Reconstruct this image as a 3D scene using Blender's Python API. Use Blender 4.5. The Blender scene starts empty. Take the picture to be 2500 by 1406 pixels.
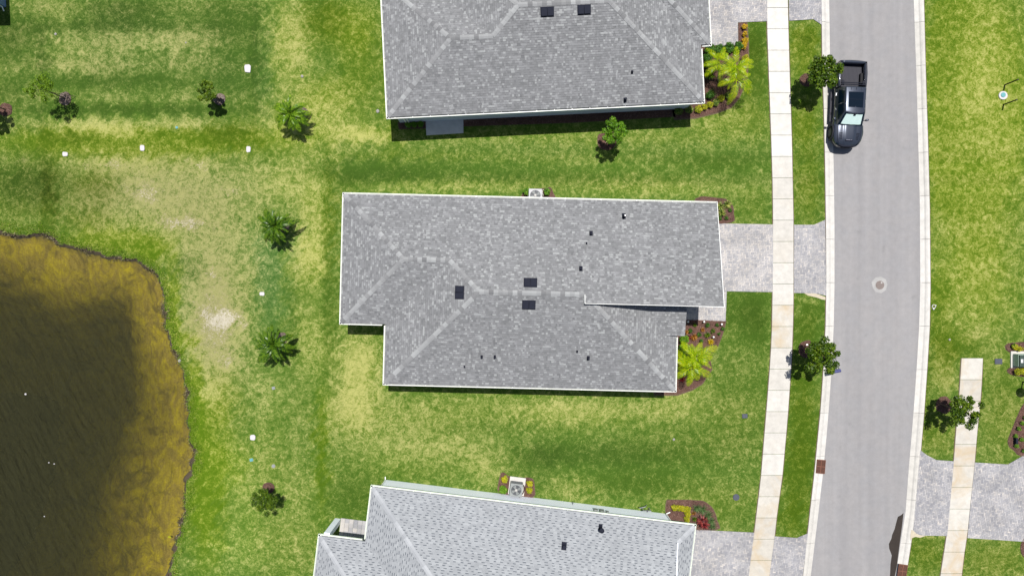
import bpy, bmesh, math, random
import numpy as np
from mathutils import Matrix, Vector

# ------------------------------------------------------------------ camera, sky, sun
SC = bpy.context.scene
COL = SC.collection
H, S = 48.0, 34.7          # camera height (m), photograph pixels per metre on the ground

cam_d = bpy.data.cameras.new('camera'); cam = bpy.data.objects.new('camera', cam_d); COL.objects.link(cam)
cam.location = (0, 0, H); cam.rotation_euler = (0, 0, 0)
cam_d.sensor_width = 36; cam_d.lens = 36 * H / (2500 / S); cam_d.clip_start = 1; cam_d.clip_end = 2000
SC.camera = cam

SHX, SHY = -0.057, -0.285                       # ground shift of a shadow per metre of height
sun_vec = Vector((-SHX, -SHY, 1)).normalized()  # towards the sun
sun_el = math.asin(sun_vec.z); sun_az = math.atan2(sun_vec.x, sun_vec.y)
W = bpy.data.worlds.new('World'); SC.world = W; W.use_nodes = True
nt = W.node_tree; bg = nt.nodes['Background']
sk = nt.nodes.new('ShaderNodeTexSky'); sk.sky_type = 'NISHITA'; sk.sun_disc = False
sk.sun_elevation = sun_el; sk.sun_rotation = sun_az; sk.air_density = 1.0; sk.dust_density = 1.5; sk.ozone_density = 1.0
nt.links.new(sk.outputs[0], bg.inputs[0]); bg.inputs[1].default_value = 0.065
sd = bpy.data.lights.new('sun', 'SUN'); sd.energy = 4.9; sd.angle = math.radians(0.5); sd.color = (1, 0.965, 0.91)
so = bpy.data.objects.new('sun', sd); COL.objects.link(so); so.location = (0, 0, 60)
so.rotation_euler = sun_vec.to_track_quat('Z', 'Y').to_euler()
SC.view_settings.view_transform = 'Standard'; SC.view_settings.look = 'None'
SC.view_settings.gamma = 1; SC.view_settings.use_curve_mapping = False
SC.view_settings.exposure = 0.35

# ------------------------------------------------------------------ helpers
RND = random.Random(7)
NR = np.random.default_rng(11)

def P(px, py, z=0.0):
    s = (H - z) / H
    return Vector(((px - 1250) / S * s, (703 - py) / S * s, z))
def G(px, py, z=0.0):
    """pixel of the photograph as a point of the ground plan, lifted to z"""
    return Vector(((px - 1250) / S, (703 - py) / S, z))

def tag(o, label=None, cat=None, group=None, kind=None):
    if label: o['label'] = label
    if cat: o['category'] = cat
    if group: o['group'] = group
    if kind: o['kind'] = kind
    return o

def thing(name, label, cat, loc=(0, 0, 0), group=None, kind=None):
    o = bpy.data.objects.new(name, None); COL.objects.link(o)
    o.location = loc; o.empty_display_size = 0.3
    return tag(o, label, cat, group, kind)

def attach(o, parent):
    if parent is not None:
        o.parent = parent
        if parent.type == 'EMPTY':
            o.matrix_parent_inverse = Matrix.Translation(-Vector(parent.location))
    return o

class MB:
    def __init__(s): s.v = []; s.f = []; s.t = []
    def face(s, pts, tone=0.5):
        n = len(s.v); s.v += [tuple(p) for p in pts]; s.f.append(tuple(range(n, n + len(pts)))); s.t.append(tone)
    def add(s, vs, fs, tone=0.5):
        n = len(s.v); s.v += [tuple(p) for p in vs]
        for f in fs: s.f.append(tuple(i + n for i in f)); s.t.append(tone)
    def prism(s, poly, z0, z1, tone=0.5, bottom=False):
        """poly: list of (x,y) ; z may be number or function"""
        f0 = z0 if callable(z0) else (lambda x, y: z0); f1 = z1 if callable(z1) else (lambda x, y: z1)
        a = sum(poly[i][0] * poly[(i + 1) % len(poly)][1] - poly[(i + 1) % len(poly)][0] * poly[i][1] for i in range(len(poly)))
        if a < 0: poly = poly[::-1]
        n = len(poly); vs = [(p[0], p[1], f1(p[0], p[1])) for p in poly] + [(p[0], p[1], f0(p[0], p[1])) for p in poly]
        fs = [tuple(range(n))] + [(i, n + i, n + (i + 1) % n, (i + 1) % n) for i in range(n)]
        if bottom: fs.append(tuple(range(2 * n - 1, n - 1, -1)))
        s.add(vs, fs, tone)
    def box(s, c, d, M=None, tone=0.5):
        x, y, z = [q / 2 for q in d]
        vs = [Vector((a * x, b * y, e * z)) + Vector(c) for e in (-1, 1) for a, b in ((-1, -1), (1, -1), (1, 1), (-1, 1))]
        if M is not None: vs = [M @ q for q in vs]
        s.add(vs, [(3, 2, 1, 0), (4, 5, 6, 7), (0, 1, 5, 4), (1, 2, 6, 5), (2, 3, 7, 6), (3, 0, 4, 7)], tone)
    def tube(s, pts, r, n=8, tone=0.5, caps=True):
        pts = [Vector(p) for p in pts]
        if not hasattr(r, '__len__'): r = [r] * len(pts)
        rings = []
        for i, p in enumerate(pts):
            d = (pts[min(i + 1, len(pts) - 1)] - pts[max(i - 1, 0)]).normalized()
            u = d.orthogonal().normalized() if i == 0 else (u0 - d * u0.dot(d)).normalized()
            u0 = u; w = d.cross(u)
            rings.append([p + (u * math.cos(k * 2 * math.pi / n) + w * math.sin(k * 2 * math.pi / n)) * r[i] for k in range(n)])
        vs = [q for rg in rings for q in rg]
        fs = [(i * n + k, i * n + (k + 1) % n, (i + 1) * n + (k + 1) % n, (i + 1) * n + k) for i in range(len(pts) - 1) for k in range(n)]
        if caps: fs += [tuple(range(n - 1, -1, -1)), tuple(range((len(pts) - 1) * n, len(pts) * n))]
        s.add(vs, fs, tone)
    def disc(s, c, r, z0, z1, n=20, tone=0.5, wob=0):
        s.prism([(c[0] + r * (1 + wob * RND.uniform(-1, 1)) * math.cos(k * 2 * math.pi / n), c[1] + r * (1 + wob * RND.uniform(-1, 1)) * math.sin(k * 2 * math.pi / n)) for k in range(n)], z0, z1, tone)
    def mesh(s, name):
        m = bpy.data.meshes.new(name); m.from_pydata(s.v, [], s.f)
        a = m.attributes.new('tone', 'FLOAT', 'FACE'); a.data.foreach_set('value', s.t)
        return m
    def build(s, name, mat, parent=None, smooth=False, kind=None, label=None):
        m = s.mesh(name); m.materials.append(mat)
        if smooth: m.shade_smooth()
        o = bpy.data.objects.new(name, m); COL.objects.link(o); attach(o, parent)
        if kind: o['kind'] = kind
        if label: o['label'] = label
        return o

def bevel(o, w=0.01, seg=2):
    m = o.modifiers.new('b', 'BEVEL'); m.width = w; m.segments = seg; m.limit_method = 'ANGLE'; m.angle_limit = math.radians(30)
    return o

def np_mesh(name, verts, faces, tone, mat, parent=None, smooth=False, kind=None):
    m = bpy.data.meshes.new(name)
    nv, nf, k = len(verts), len(faces), faces.shape[1]
    m.vertices.add(nv); m.vertices.foreach_set('co', np.ascontiguousarray(verts, dtype=np.float32).ravel())
    m.loops.add(nf * k); m.loops.foreach_set('vertex_index', np.ascontiguousarray(faces, dtype=np.int32).ravel())
    m.polygons.add(nf); m.polygons.foreach_set('loop_start', np.arange(0, nf * k, k, dtype=np.int32))
    m.update(calc_edges=True)
    a = m.attributes.new('tone', 'FLOAT', 'FACE'); a.data.foreach_set('value', np.ascontiguousarray(tone, dtype=np.float32))
    m.materials.append(mat)
    if smooth: m.shade_smooth()
    o = bpy.data.objects.new(name, m); COL.objects.link(o); attach(o, parent)
    if kind: o['kind'] = kind
    return o

# ------------------------------------------------------------------ materials
class MT:
    def __init__(s, name):
        s.m = bpy.data.materials.new(name); s.m.use_nodes = True; s.t = s.m.node_tree; s.n = s.t.nodes
        s.b = s.n['Principled BSDF']; s.out = s.n['Material Output']
        s.b.inputs['Specular IOR Level'].default_value = 0.3
    def N(s, typ, **kw):
        n = s.n.new(typ)
        for k, v in kw.items():
            if k.startswith('i_'):
                key = k[2:]; key = int(key) if key.isdigit() else key.replace('_', ' ')
                n.inputs[key].default_value = v
            else: setattr(n, k, v)
        return n
    def L(s, a, b): s.t.links.new(a, b)
    def coord(s, which='Object', scale=None):
        c = s.N('ShaderNodeTexCoord').outputs[which]
        if scale is None: return c
        mp = s.N('ShaderNodeMapping'); mp.inputs['Scale'].default_value = scale; s.L(c, mp.inputs[0]); return mp.outputs[0]
    def noise(s, scale, detail=4, rough=0.55, vec=None, dist=0.0):
        n = s.N('ShaderNodeTexNoise'); n.inputs['Scale'].default_value = scale; n.inputs['Detail'].default_value = detail
        n.inputs['Roughness'].default_value = rough; n.inputs['Distortion'].default_value = dist
        s.L(vec if vec is not None else s.coord(), n.inputs['Vector']); return n.outputs[0]
    def attr(s, name, out='Fac'):
        return s.N('ShaderNodeAttribute', attribute_name=name).outputs[out]
    def math(s, op, a, b=None, c=None, clamp=False):
        n = s.N('ShaderNodeMath', operation=op, use_clamp=clamp)
        for i, x in enumerate((a, b, c)):
            if x is None: continue
            if isinstance(x, (int, float)): n.inputs[i].default_value = x
            else: s.L(x, n.inputs[i])
        return n.outputs[0]
    def ramp(s, fac, stops, interp='LINEAR'):
        r = s.N('ShaderNodeValToRGB'); r.color_ramp.interpolation = interp; e = r.color_ramp.elements
        while len(e) < len(stops): e.new(0.5)
        for q, (p, c) in zip(e, stops):
            q.position = p; q.color = (c, c, c, 1) if isinstance(c, (int, float)) else (*c, 1)
        s.L(fac, r.inputs[0]); return r.outputs[0]
    def mix(s, fac, a, b, mode='MIX'):
        n = s.N('ShaderNodeMix', data_type='RGBA', blend_type=mode)
        for i, x in ((0, fac), (6, a), (7, b)):
            if isinstance(x, (int, float)): n.inputs[i].default_value = x
            elif isinstance(x, tuple): n.inputs[i].default_value = (*x, 1)
            else: s.L(x, n.inputs[i])
        return n.outputs[2]
    def color(s, x):
        if isinstance(x, tuple): s.b.inputs['Base Color'].default_value = (*x, 1)
        else: s.L(x, s.b.inputs['Base Color'])
    def rough(s, v): s.b.inputs['Roughness'].default_value = v; return s
    def bump(s, h, strength=0.5, dist=0.02):
        b = s.N('ShaderNodeBump'); b.inputs['Strength'].default_value = strength; b.inputs['Distance'].default_value = dist
        s.L(h, b.inputs['Height']); s.L(b.outputs[0], s.b.inputs['Normal']); return b.outputs[0]

def simple(name, c, rough=0.6, var=0.12, scale=3.0, metal=0.0, bump=0.0, spec=0.3):
    t = MT(name); n = t.noise(scale, 5)
    a = tuple(x * (1 - var) for x in c); b = tuple(min(1, x * (1 + var)) for x in c)
    t.color(t.mix(n, a, b)); t.rough(rough); t.b.inputs['Metallic'].default_value = metal
    t.b.inputs['Specular IOR Level'].default_value = spec
    if bump: t.bump(t.noise(scale * 12, 3), bump, 0.01)
    return t.m

def tonemat(name, stops, rough=0.85, fine=0.15, fscale=40, big=0.0, bscale=0.6, bump=0.0, rnd=False):
    """colour by the per-piece tone attribute (or object random), with fine grain and large soft variation"""
    t = MT(name)
    f = t.N('ShaderNodeObjectInfo').outputs['Random'] if rnd else t.attr('tone')
    c = t.ramp(f, stops)
    g = t.ramp(t.noise(fscale, 3), [(0.25, 1 - fine), (0.75, 1 + fine)])
    c = t.mix(1.0, c, g, 'MULTIPLY')
    if big:
        g2 = t.ramp(t.noise(bscale, 4, vec=t.coord('Object')), [(0.3, 1 - big), (0.7, 1 + big)])
        c = t.mix(1.0, c, g2, 'MULTIPLY')
    t.color(c); t.rough(rough)
    if bump: t.bump(t.noise(fscale, 3), bump, 0.01)
    return t.m

def leafmat(name, stops, trans=0.35, rough=0.45):
    t = MT(name)
    c = t.ramp(t.attr('tone'), stops)
    t.color(c); t.rough(rough); t.b.inputs['Specular IOR Level'].default_value = 0.25
    tr = t.N('ShaderNodeBsdfTranslucent'); t.L(t.mix(1.0, c, (1.25, 1.25, 0.6), 'MULTIPLY'), tr.inputs[0])
    mx = t.N('ShaderNodeMixShader'); mx.inputs[0].default_value = trans
    t.L(t.b.outputs[0], mx.inputs[1]); t.L(tr.outputs[0], mx.inputs[2]); t.L(mx.outputs[0], t.out.inputs[0])
    return t.m

M = {}
# lawn: colour driven by a measured map of dry / dark / bare / yellowish areas, broken up by noise
t = MT('lawn_grass')
vec = t.coord('Object')
at = t.N('ShaderNodeAttribute', attribute_name='lawn')
sep = t.N('ShaderNodeSeparateColor'); t.L(at.outputs['Color'], sep.inputs[0])
D_, L_, B_ = sep.outputs; Y_ = at.outputs['Alpha']
n_big = t.noise(0.35, 5, 0.6, vec); n_mid = t.noise(2.2, 6, 0.66, vec, 0.9); n_fine = t.noise(7.2, 6, 0.74, vec, 1.4)
n_blade = t.noise(26, 3, 0.7, vec, 0.8)
dry = t.math('ADD', D_, t.math('MULTIPLY', t.math('SUBTRACT', n_mid, 0.5), 2.1))
dry = t.math('ADD', dry, t.math('MULTIPLY', t.math('SUBTRACT', n_fine, 0.5), 2.7))
dry = t.math('ADD', dry, t.math('MULTIPLY', t.math('SUBTRACT', n_big, 0.5), 0.5))
greenA = t.mix(Y_, (0.042, 0.098, 0.016), (0.060, 0.115, 0.003))
greenB = t.mix(Y_, (0.104, 0.158, 0.042), (0.138, 0.180, 0.018))
tan = t.mix(Y_, (0.262, 0.262, 0.108), (0.275, 0.278, 0.080))
f1 = t.math('SMOOTH_MIN', t.math('MAXIMUM', t.math('MULTIPLY', dry, 2.2), 0.0), 1.0, 0.1)
f2 = t.math('MULTIPLY', t.math('SUBTRACT', dry, 0.40), 1.9, clamp=True)
c = t.mix(f1, greenA, greenB); c = t.mix(f2, c, tan)
bare = t.math('MULTIPLY', t.math('SUBTRACT', t.math('ADD', B_, t.math('MULTIPLY', t.math('SUBTRACT', n_fine, 0.5), 2.0)), 0.5), 2.4, clamp=True)
c = t.mix(bare, c, t.ramp(bare, [(0.0, (0.225, 0.195, 0.085)), (0.6, (0.27, 0.235, 0.135)), (1.0, (0.42, 0.385, 0.30))]))
lum = t.math('ADD', L_, t.math('MULTIPLY', t.math('SUBTRACT', n_blade, 0.5), 1.2))
lum = t.math('ADD', lum, t.math('MULTIPLY', t.math('SUBTRACT', n_fine, 0.5), 0.35))
lum = t.math('ADD', lum, t.math('MULTIPLY', t.math('SUBTRACT', n_mid, 0.5), 0.42))
lum = t.math('MAXIMUM', lum, 0.2)
cm = t.N('ShaderNodeVectorMath', operation='SCALE'); t.L(c, cm.inputs[0]); t.L(lum, cm.inputs['Scale'])
# where the sheet dives below the waterline it is mud and algae, not grass
geo = t.N('ShaderNodeNewGeometry'); sx = t.N('ShaderNodeSeparateXYZ'); t.L(geo.outputs['Position'], sx.inputs[0])
zz = t.math('ADD', sx.outputs[2], t.math('MULTIPLY', t.math('SUBTRACT', n_fine, 0.5), 0.10))
mud = t.mix(n_fine, (0.035, 0.027, 0.018), (0.115, 0.090, 0.065))
weedy = t.math('MULTIPLY', t.math('SUBTRACT', t.noise(0.9, 6, 0.7, t.coord('Object', (1, 0.6, 1)), 1.5), 0.42), 4.0, clamp=True)
bed = t.mix(weedy, (0.46, 0.34, 0.075), (0.82, 0.66, 0.014))
bed = t.mix(t.ramp(t.noise(4, 6, 0.75, vec, 2), [(0.35, 0.45), (0.6, 0.0)]), bed, (0.06, 0.045, 0.012))
bed = t.mix(t.ramp(t.noise(0.55, 6, 0.7, vec, 1.2), [(0.36, 0.75), (0.52, 0.0)]), bed, (0.10, 0.075, 0.030))
bed = t.mix(t.ramp(t.noise(1.0, 5, 0.6, t.coord('Object', (5.0, 1.1, 1)), 0.5), [(0.40, 0.30), (0.62, 0.0)]), bed, (0.16, 0.11, 0.012))
fm = t.math('MULTIPLY', t.math('SUBTRACT', -0.17, zz), 22, clamp=True)
fb = t.math('MULTIPLY', t.math('SUBTRACT', -0.46, zz), 12, clamp=True)
c2 = t.mix(fm, cm.outputs[0], mud); c2 = t.mix(fb, c2, bed)
t.color(c2); t.rough(0.95); t.b.inputs['Specular IOR Level'].default_value = 0.12
hh = t.math('ADD', n_blade, t.math('MULTIPLY', n_fine, 1.4))
t.bump(hh, 0.55, 0.05)
M['lawn'] = t.m

# water: clear tinted surface over a murky absorbing body, wind ripples
t = MT('pond_water'); t.n.remove(t.b)
v = t.coord('Object'); mp = t.N('ShaderNodeMapping'); mp.inputs['Rotation'].default_value = (0, 0, math.radians(-28)); t.L(v, mp.inputs[0])
mp2 = t.N('ShaderNodeMapping'); mp2.inputs['Scale'].default_value = (3.0, 0.62, 1); t.L(mp.outputs[0], mp2.inputs[0])
rip = t.math('ADD', t.noise(1.0, 6, 0.55, mp2.outputs[0], 0.7), t.math('MULTIPLY', t.noise(5, 3, 0.5, mp2.outputs[0], 0.2), 0.18))
bp = t.N('ShaderNodeBump'); bp.inputs['Strength'].default_value = 1.0; bp.inputs['Distance'].default_value = 0.50; t.L(rip, bp.inputs['Height'])
tr = t.N('ShaderNodeBsdfTransparent'); tr.inputs[0].default_value = (0.95, 0.95, 0.9, 1)
df = t.N('ShaderNodeBsdfDiffuse'); df.inputs[0].default_value = (0.085, 0.085, 0.036, 1); t.L(bp.outputs[0], df.inputs['Normal'])
gl = t.N('ShaderNodeBsdfGlossy'); gl.inputs['Roughness'].default_value = 0.25
fr = t.N('ShaderNodeFresnel'); fr.inputs[0].default_value = 1.33
m1 = t.N('ShaderNodeMixShader'); m1.inputs[0].default_value = 0.28; t.L(tr.outputs[0], m1.inputs[1]); t.L(df.outputs[0], m1.inputs[2])
m2 = t.N('ShaderNodeMixShader'); t.L(fr.outputs[0], m2.inputs[0]); t.L(m1.outputs[0], m2.inputs[1]); t.L(gl.outputs[0], m2.inputs[2])
t.L(m2.outputs[0], t.out.inputs['Surface'])
va = t.N('ShaderNodeVolumeAbsorption'); va.inputs[0].default_value = (0.50, 0.50, 0.22, 1); va.inputs['Density'].default_value = 0.72
t.L(va.outputs[0], t.out.inputs['Volume'])
M['water'] = t.m

# asphalt
t = MT('asphalt'); v = t.coord()
n1 = t.noise(0.5, 5, 0.6, t.coord('Object', (1.6, 0.25, 1))); n2 = t.noise(60, 3, 0.6); n3 = t.noise(0.9, 4)
c = t.mix(n1, (0.222, 0.216, 0.222), (0.275, 0.264, 0.262))
c = t.mix(t.ramp(n3, [(0.4, 0.0), (0.7, 0.5)]), c, (0.225, 0.225, 0.235))
c = t.mix(t.ramp(n2, [(0.35, 0.35), (0.65, 0.0)]), c, (0.15, 0.15, 0.155))
trk = t.noise(1.0, 3, 0.5, t.coord('Object', (1.9, 0.035, 1)))
c = t.mix(1.0, c, t.ramp(trk, [(0.35, 0.955), (0.65, 1.04)]), 'MULTIPLY')
c = t.mix(1.0, c, t.ramp(t.noise(2.6, 7, 0.75), [(0.3, 0.92), (0.7, 1.07)]), 'MULTIPLY')
c = t.mix(t.ramp(t.noise(9, 2, 0.5), [(0.74, 0.0), (0.80, 0.5)]), c, (0.34, 0.33, 0.32))
c = t.mix(t.ramp(t.noise(1.1, 2, 0.5, t.coord('Object', (1, .8, 1))), [(0.68, 0.0), (0.80, 0.35)]), c, (0.13, 0.13, 0.13))
t.color(c); t.rough(0.9); t.bump(n2, 0.4, 0.004); M['asphalt'] = t.m

# concrete slabs, each a little different, with rusty irrigation stains
def concrete(name, lo, hi, stain=0.0, rnd=True):
    t = MT(name)
    g = t.N('ShaderNodeNewGeometry').outputs['Position']
    c = t.mix(t.N('ShaderNodeObjectInfo').outputs['Random'] if rnd else t.noise(0.4, 3), lo, hi)
    c = t.mix(1.0, c, t.ramp(t.noise(2.2, 6, 0.65, g), [(0.3, 0.86), (0.7, 1.08)]), 'MULTIPLY')
    c = t.mix(1.0, c, t.ramp(t.noise(50, 2, 0.5, g), [(0.3, 0.94), (0.7, 1.05)]), 'MULTIPLY')
    if stain:
        s = t.ramp(t.noise(0.55, 4, 0.6, g, 0.8), [(0.46, 0.0), (0.68, stain)])
        c = t.mix(s, c, (0.40, 0.315, 0.205))
    t.color(c); t.rough(0.85); t.bump(t.noise(60, 3, 0.6, g), 0.3, 0.003)
    return t.m
M['walk'] = concrete('sidewalk_concrete', (0.44, 0.42, 0.385), (0.50, 0.485, 0.455), 0.12)
M['walk_pale'] = concrete('sidewalk_concrete_pale', (0.50, 0.485, 0.455), (0.55, 0.535, 0.505), 0.0)  # paler, unstained concrete tone for the upper run of slabs
M['walk_stained'] = concrete('sidewalk_concrete_stained', (0.41, 0.385, 0.34), (0.48, 0.46, 0.42), 0.75)
M['kerb'] = concrete('kerb_concrete', (0.44, 0.425, 0.395), (0.50, 0.485, 0.46), 0.0)
M['pad'] = concrete('pad_concrete', (0.50, 0.49, 0.49), (0.55, 0.54, 0.54), 0.0, False)
M['stone'] = simple('pale_stone', (0.26, 0.25, 0.23), 0.9, 0.2, 20)
M['marker'] = simple('white_marker', (0.47, 0.45, 0.46), 0.7, 0.05, 6)
M['paver'] = tonemat('paver_clay', [(0, (0.225, 0.225, 0.245)), (0.45, (0.295, 0.290, 0.30)), (0.75, (0.350, 0.335, 0.332)), (1, (0.405, 0.380, 0.362))], 0.9, 0.1, 40, 0.16, 0.7, 0.2)
M['joint'] = simple('joint_sand', (0.20, 0.19, 0.18), 0.95, 0.2, 10)
M['soil'] = simple('soil_edge', (0.10, 0.075, 0.045), 0.95, 0.4, 8, bump=0.4)
M['mulch'] = tonemat('bark_mulch', [(0, (0.050, 0.026, 0.020)), (0.6, (0.105, 0.055, 0.042)), (1, (0.20, 0.125, 0.10))], 0.95, 0.35, 30, 0.2, 1.5, 0.8)
M['drymulch'] = tonemat('dry_mulch', [(0, (0.07, 0.05, 0.042)), (0.6, (0.135, 0.102, 0.085)), (1, (0.36, 0.32, 0.28))], 0.95, 0.35, 30, 0.2, 1.5, 0.8)
DARKROOF = [(0, (0.085, 0.087, 0.092)), (0.25, (0.140, 0.143, 0.148)), (0.7, (0.178, 0.181, 0.188)), (0.86, (0.207, 0.211, 0.218)), (1, (0.262, 0.270, 0.273))]
LIGHTROOF = [(0, (0.050, 0.060, 0.080)), (0.15, (0.10, 0.110, 0.125)), (0.3, (0.212, 0.223, 0.238)), (0.8, (0.266, 0.279, 0.294)), (1, (0.308, 0.322, 0.336))]
M['roof_dark'] = tonemat('grey_shingle', DARKROOF, 0.92, 0.14, 45, 0.05, 0.7, 0.2)
M['roof_light'] = tonemat('pale_shingle', LIGHTROOF, 0.92, 0.08, 45, 0.05, 0.7, 0.2)
M['cap_dark'] = tonemat('grey_cap', [(0, (0.13, 0.132, 0.137)), (0.25, (0.195, 0.198, 0.203)), (0.6, (0.230, 0.235, 0.240)), (1, (0.285, 0.293, 0.297))], 0.92, 0.14, 45, rnd=True)
M['cap_light'] = tonemat('pale_cap', [(0, (0.26, 0.272, 0.290)), (1, (0.345, 0.358, 0.376))], 0.92, 0.1, 45, rnd=True)
M['deck_dark'] = simple('roof_felt_dark', (0.11, 0.11, 0.12), 0.9)
M['deck_light'] = simple('roof_felt_pale', (0.22, 0.23, 0.26), 0.9)
M['white'] = simple('white_aluminium', (0.80, 0.81, 0.78), 0.35, 0.04, 4)
M['gutin'] = simple('gutter_inside', (0.50, 0.52, 0.48), 0.6, 0.3, 3)
M['greengut'] = simple('pale_green_gutter', (0.70, 0.78, 0.66), 0.4, 0.06, 3)
M['wall_white'] = simple('white_stucco', (0.82, 0.86, 0.95), 0.9, 0.05, 1.5, bump=0.3)
M['wall_grey'] = simple('grey_stucco', (0.42, 0.46, 0.54), 0.9, 0.06, 1.5, bump=0.3)
M['wall_blue'] = simple('blue_siding', (0.20, 0.28, 0.46), 0.8, 0.06, 1.5, bump=0.3)
M['black'] = simple('black_vent_metal', (0.016, 0.018, 0.028), 0.85, 0.2, 6, spec=0.1)
M['rubber'] = simple('tyre_rubber', (0.012, 0.012, 0.014), 0.8, 0.2, 10)
M['bedliner'] = simple('bedliner', (0.020, 0.020, 0.030), 0.6, 0.25, 30)
M['ac'] = simple('ac_cabinet', (0.21, 0.225, 0.225), 0.5, 0.08, 5)
M['acw'] = simple('ac_cabinet_white', (0.36, 0.36, 0.375), 0.5, 0.05, 5)
M['fan'] = simple('fan_metal', (0.065, 0.07, 0.08), 0.5, 0.2, 8)
M['hub'] = simple('fan_hub', (0.36, 0.35, 0.34), 0.4, 0.05, 8)
M['rust'] = simple('cast_iron_rust', (0.155, 0.065, 0.042), 0.8, 0.25, 14, bump=0.5)
M['manhole'] = simple('cast_iron', (0.165, 0.135, 0.125), 0.6, 0.2, 12, bump=0.5)
M['patch'] = concrete('grout_ring', (0.29, 0.285, 0.28), (0.34, 0.335, 0.33), 0, False)
M['pit'] = simple('drain_pit', (0.01, 0.01, 0.01), 0.9)
M['chrome'] = simple('chrome', (0.75, 0.76, 0.8), 0.15, 0.03, 5, metal=1.0)
M['purple'] = simple('blue_grey_lid', (0.055, 0.062, 0.085), 0.6, 0.15, 10, bump=0.3)
M['teal'] = simple('teal_lid', (0.10, 0.28, 0.30), 0.5, 0.15, 10)
M['boxgreen'] = simple('cabinet_pale_green', (0.33, 0.42, 0.35), 0.5, 0.06, 6)
M['boxdark'] = simple('cabinet_dark_green', (0.035, 0.055, 0.045), 0.5, 0.1, 6)
M['darkpole'] = simple('dark_green_steel', (0.018, 0.026, 0.012), 0.6, 0.1, 6)
M['bark'] = simple('young_bark', (0.16, 0.12, 0.085), 0.9, 0.3, 14, bump=0.6)
M['palmbark'] = simple('palm_bark', (0.22, 0.20, 0.16), 0.9, 0.3, 14, bump=0.6)
M['wood'] = simple('stake_wood', (0.12, 0.09, 0.06), 0.9, 0.2, 12)
M['navy'] = simple('navy_mailbox', (0.05, 0.055, 0.16), 0.4, 0.1, 6)
M['leaf_dark'] = leafmat('leaf_dark', [(0, (0.018, 0.048, 0.003)), (0.6, (0.074, 0.138, 0.006)), (1, (0.190, 0.265, 0.014))])
M['leaf_bright'] = leafmat('leaf_bright', [(0, (0.040, 0.115, 0.004)), (0.6, (0.115, 0.260, 0.010)), (1, (0.26, 0.42, 0.04))])
M['leaf_mid'] = leafmat('leaf_mid', [(0, (0.030, 0.070, 0.004)), (0.6, (0.095, 0.165, 0.008)), (1, (0.21, 0.29, 0.02))])
M['palm_mid'] = leafmat('palm_mid', [(0, (0.016, 0.055, 0.004)), (0.6, (0.075, 0.165, 0.006)), (1, (0.25, 0.37, 0.02))], 0.25, 0.35)
M['leaf_wisp'] = leafmat('leaf_wisp', [(0, (0.075, 0.150, 0.006)), (1, (0.20, 0.32, 0.02))])
M['palm_dark'] = leafmat('palm_dark', [(0, (0.010, 0.034, 0.003)), (0.6, (0.040, 0.098, 0.005)), (1, (0.150, 0.240, 0.014))], 0.2, 0.35)
M['palm_lime'] = leafmat('palm_lime', [(0, (0.07, 0.17, 0.003)), (0.5, (0.25, 0.40, 0.004)), (1, (0.52, 0.56, 0.006))], 0.35, 0.35)
M['croton'] = leafmat('croton_yellow', [(0, (0.10, 0.16, 0.008)), (0.5, (0.34, 0.36, 0.012)), (1, (0.62, 0.52, 0.02))])
M['gold'] = leafmat('golden_leaf', [(0, (0.16, 0.14, 0.008)), (0.5, (0.52, 0.36, 0.012)), (1, (0.72, 0.48, 0.02))])
M['variegated'] = leafmat('variegated_leaf', [(0, (0.04, 0.10, 0.01)), (0.55, (0.12, 0.20, 0.02)), (1, (0.58, 0.58, 0.16))])
M['hedge'] = leafmat('hedge_leaf', [(0, (0.02, 0.06, 0.006)), (0.6, (0.055, 0.15, 0.012)), (1, (0.12, 0.26, 0.03))])
M['red'] = leafmat('red_leaf', [(0, (0.035, 0.006, 0.008)), (0.6, (0.20, 0.020, 0.024)), (1, (0.42, 0.10, 0.08))])
M['orange'] = leafmat('orange_leaf', [(0, (0.10, 0.04, 0.01)), (0.6, (0.32, 0.13, 0.02)), (1, (0.50, 0.28, 0.06))])
M['lily'] = leafmat('lily_leaf', [(0, (0.04, 0.09, 0.03)), (1, (0.15, 0.24, 0.08))])
M['sand'] = simple('pale_sand', (0.42, 0.37, 0.28), 0.95, 0.2, 8, bump=0.3)
M['lampwhite'] = simple('white_cap', (0.8, 0.8, 0.8), 0.4, 0.02)
M['copper'] = simple('dark_pipe', (0.06, 0.025, 0.02), 0.6, 0.2)

def carpaint():
    t = MT('slate_car_paint')
    t.color((0.042, 0.050, 0.070)); t.rough(0.30); t.b.inputs['Metallic'].default_value = 0.45
    t.b.inputs['Coat Weight'].default_value = 1.0; t.b.inputs['Coat Roughness'].default_value = 0.04
    return t.m
M['paint'] = carpaint()
t = MT('tinted_glass'); t.color((0.003, 0.008, 0.016)); t.rough(0.06); t.b.inputs['Specular IOR Level'].default_value = 0.25; M['glass'] = t.m
t = MT('clear_glass'); t.n.remove(t.b)
tr = t.N('ShaderNodeBsdfTransparent'); tr.inputs[0].default_value = (0.93, 0.98, 0.97, 1)
gl = t.N('ShaderNodeBsdfGlossy'); gl.inputs['Roughness'].default_value = 0.02
mx = t.N('ShaderNodeMixShader'); mx.inputs[0].default_value = 0.05; t.L(tr.outputs[0], mx.inputs[1]); t.L(gl.outputs[0], mx.inputs[2]); t.L(mx.outputs[0], t.out.inputs[0])
M['clear'] = t.m
t = MT('sunshade_foil'); t.color((0.66, 0.76, 0.74)); t.rough(0.5); M['foil'] = t.m
t = MT('puddle_water'); t.n.remove(t.b)
tr = t.N('ShaderNodeBsdfTransparent'); tr.inputs[0].default_value = (0.40, 0.37, 0.345, 1)
gl = t.N('ShaderNodeBsdfGlossy'); gl.inputs['Roughness'].default_value = 0.01
fr = t.N('ShaderNodeFresnel'); fr.inputs[0].default_value = 1.33
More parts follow.
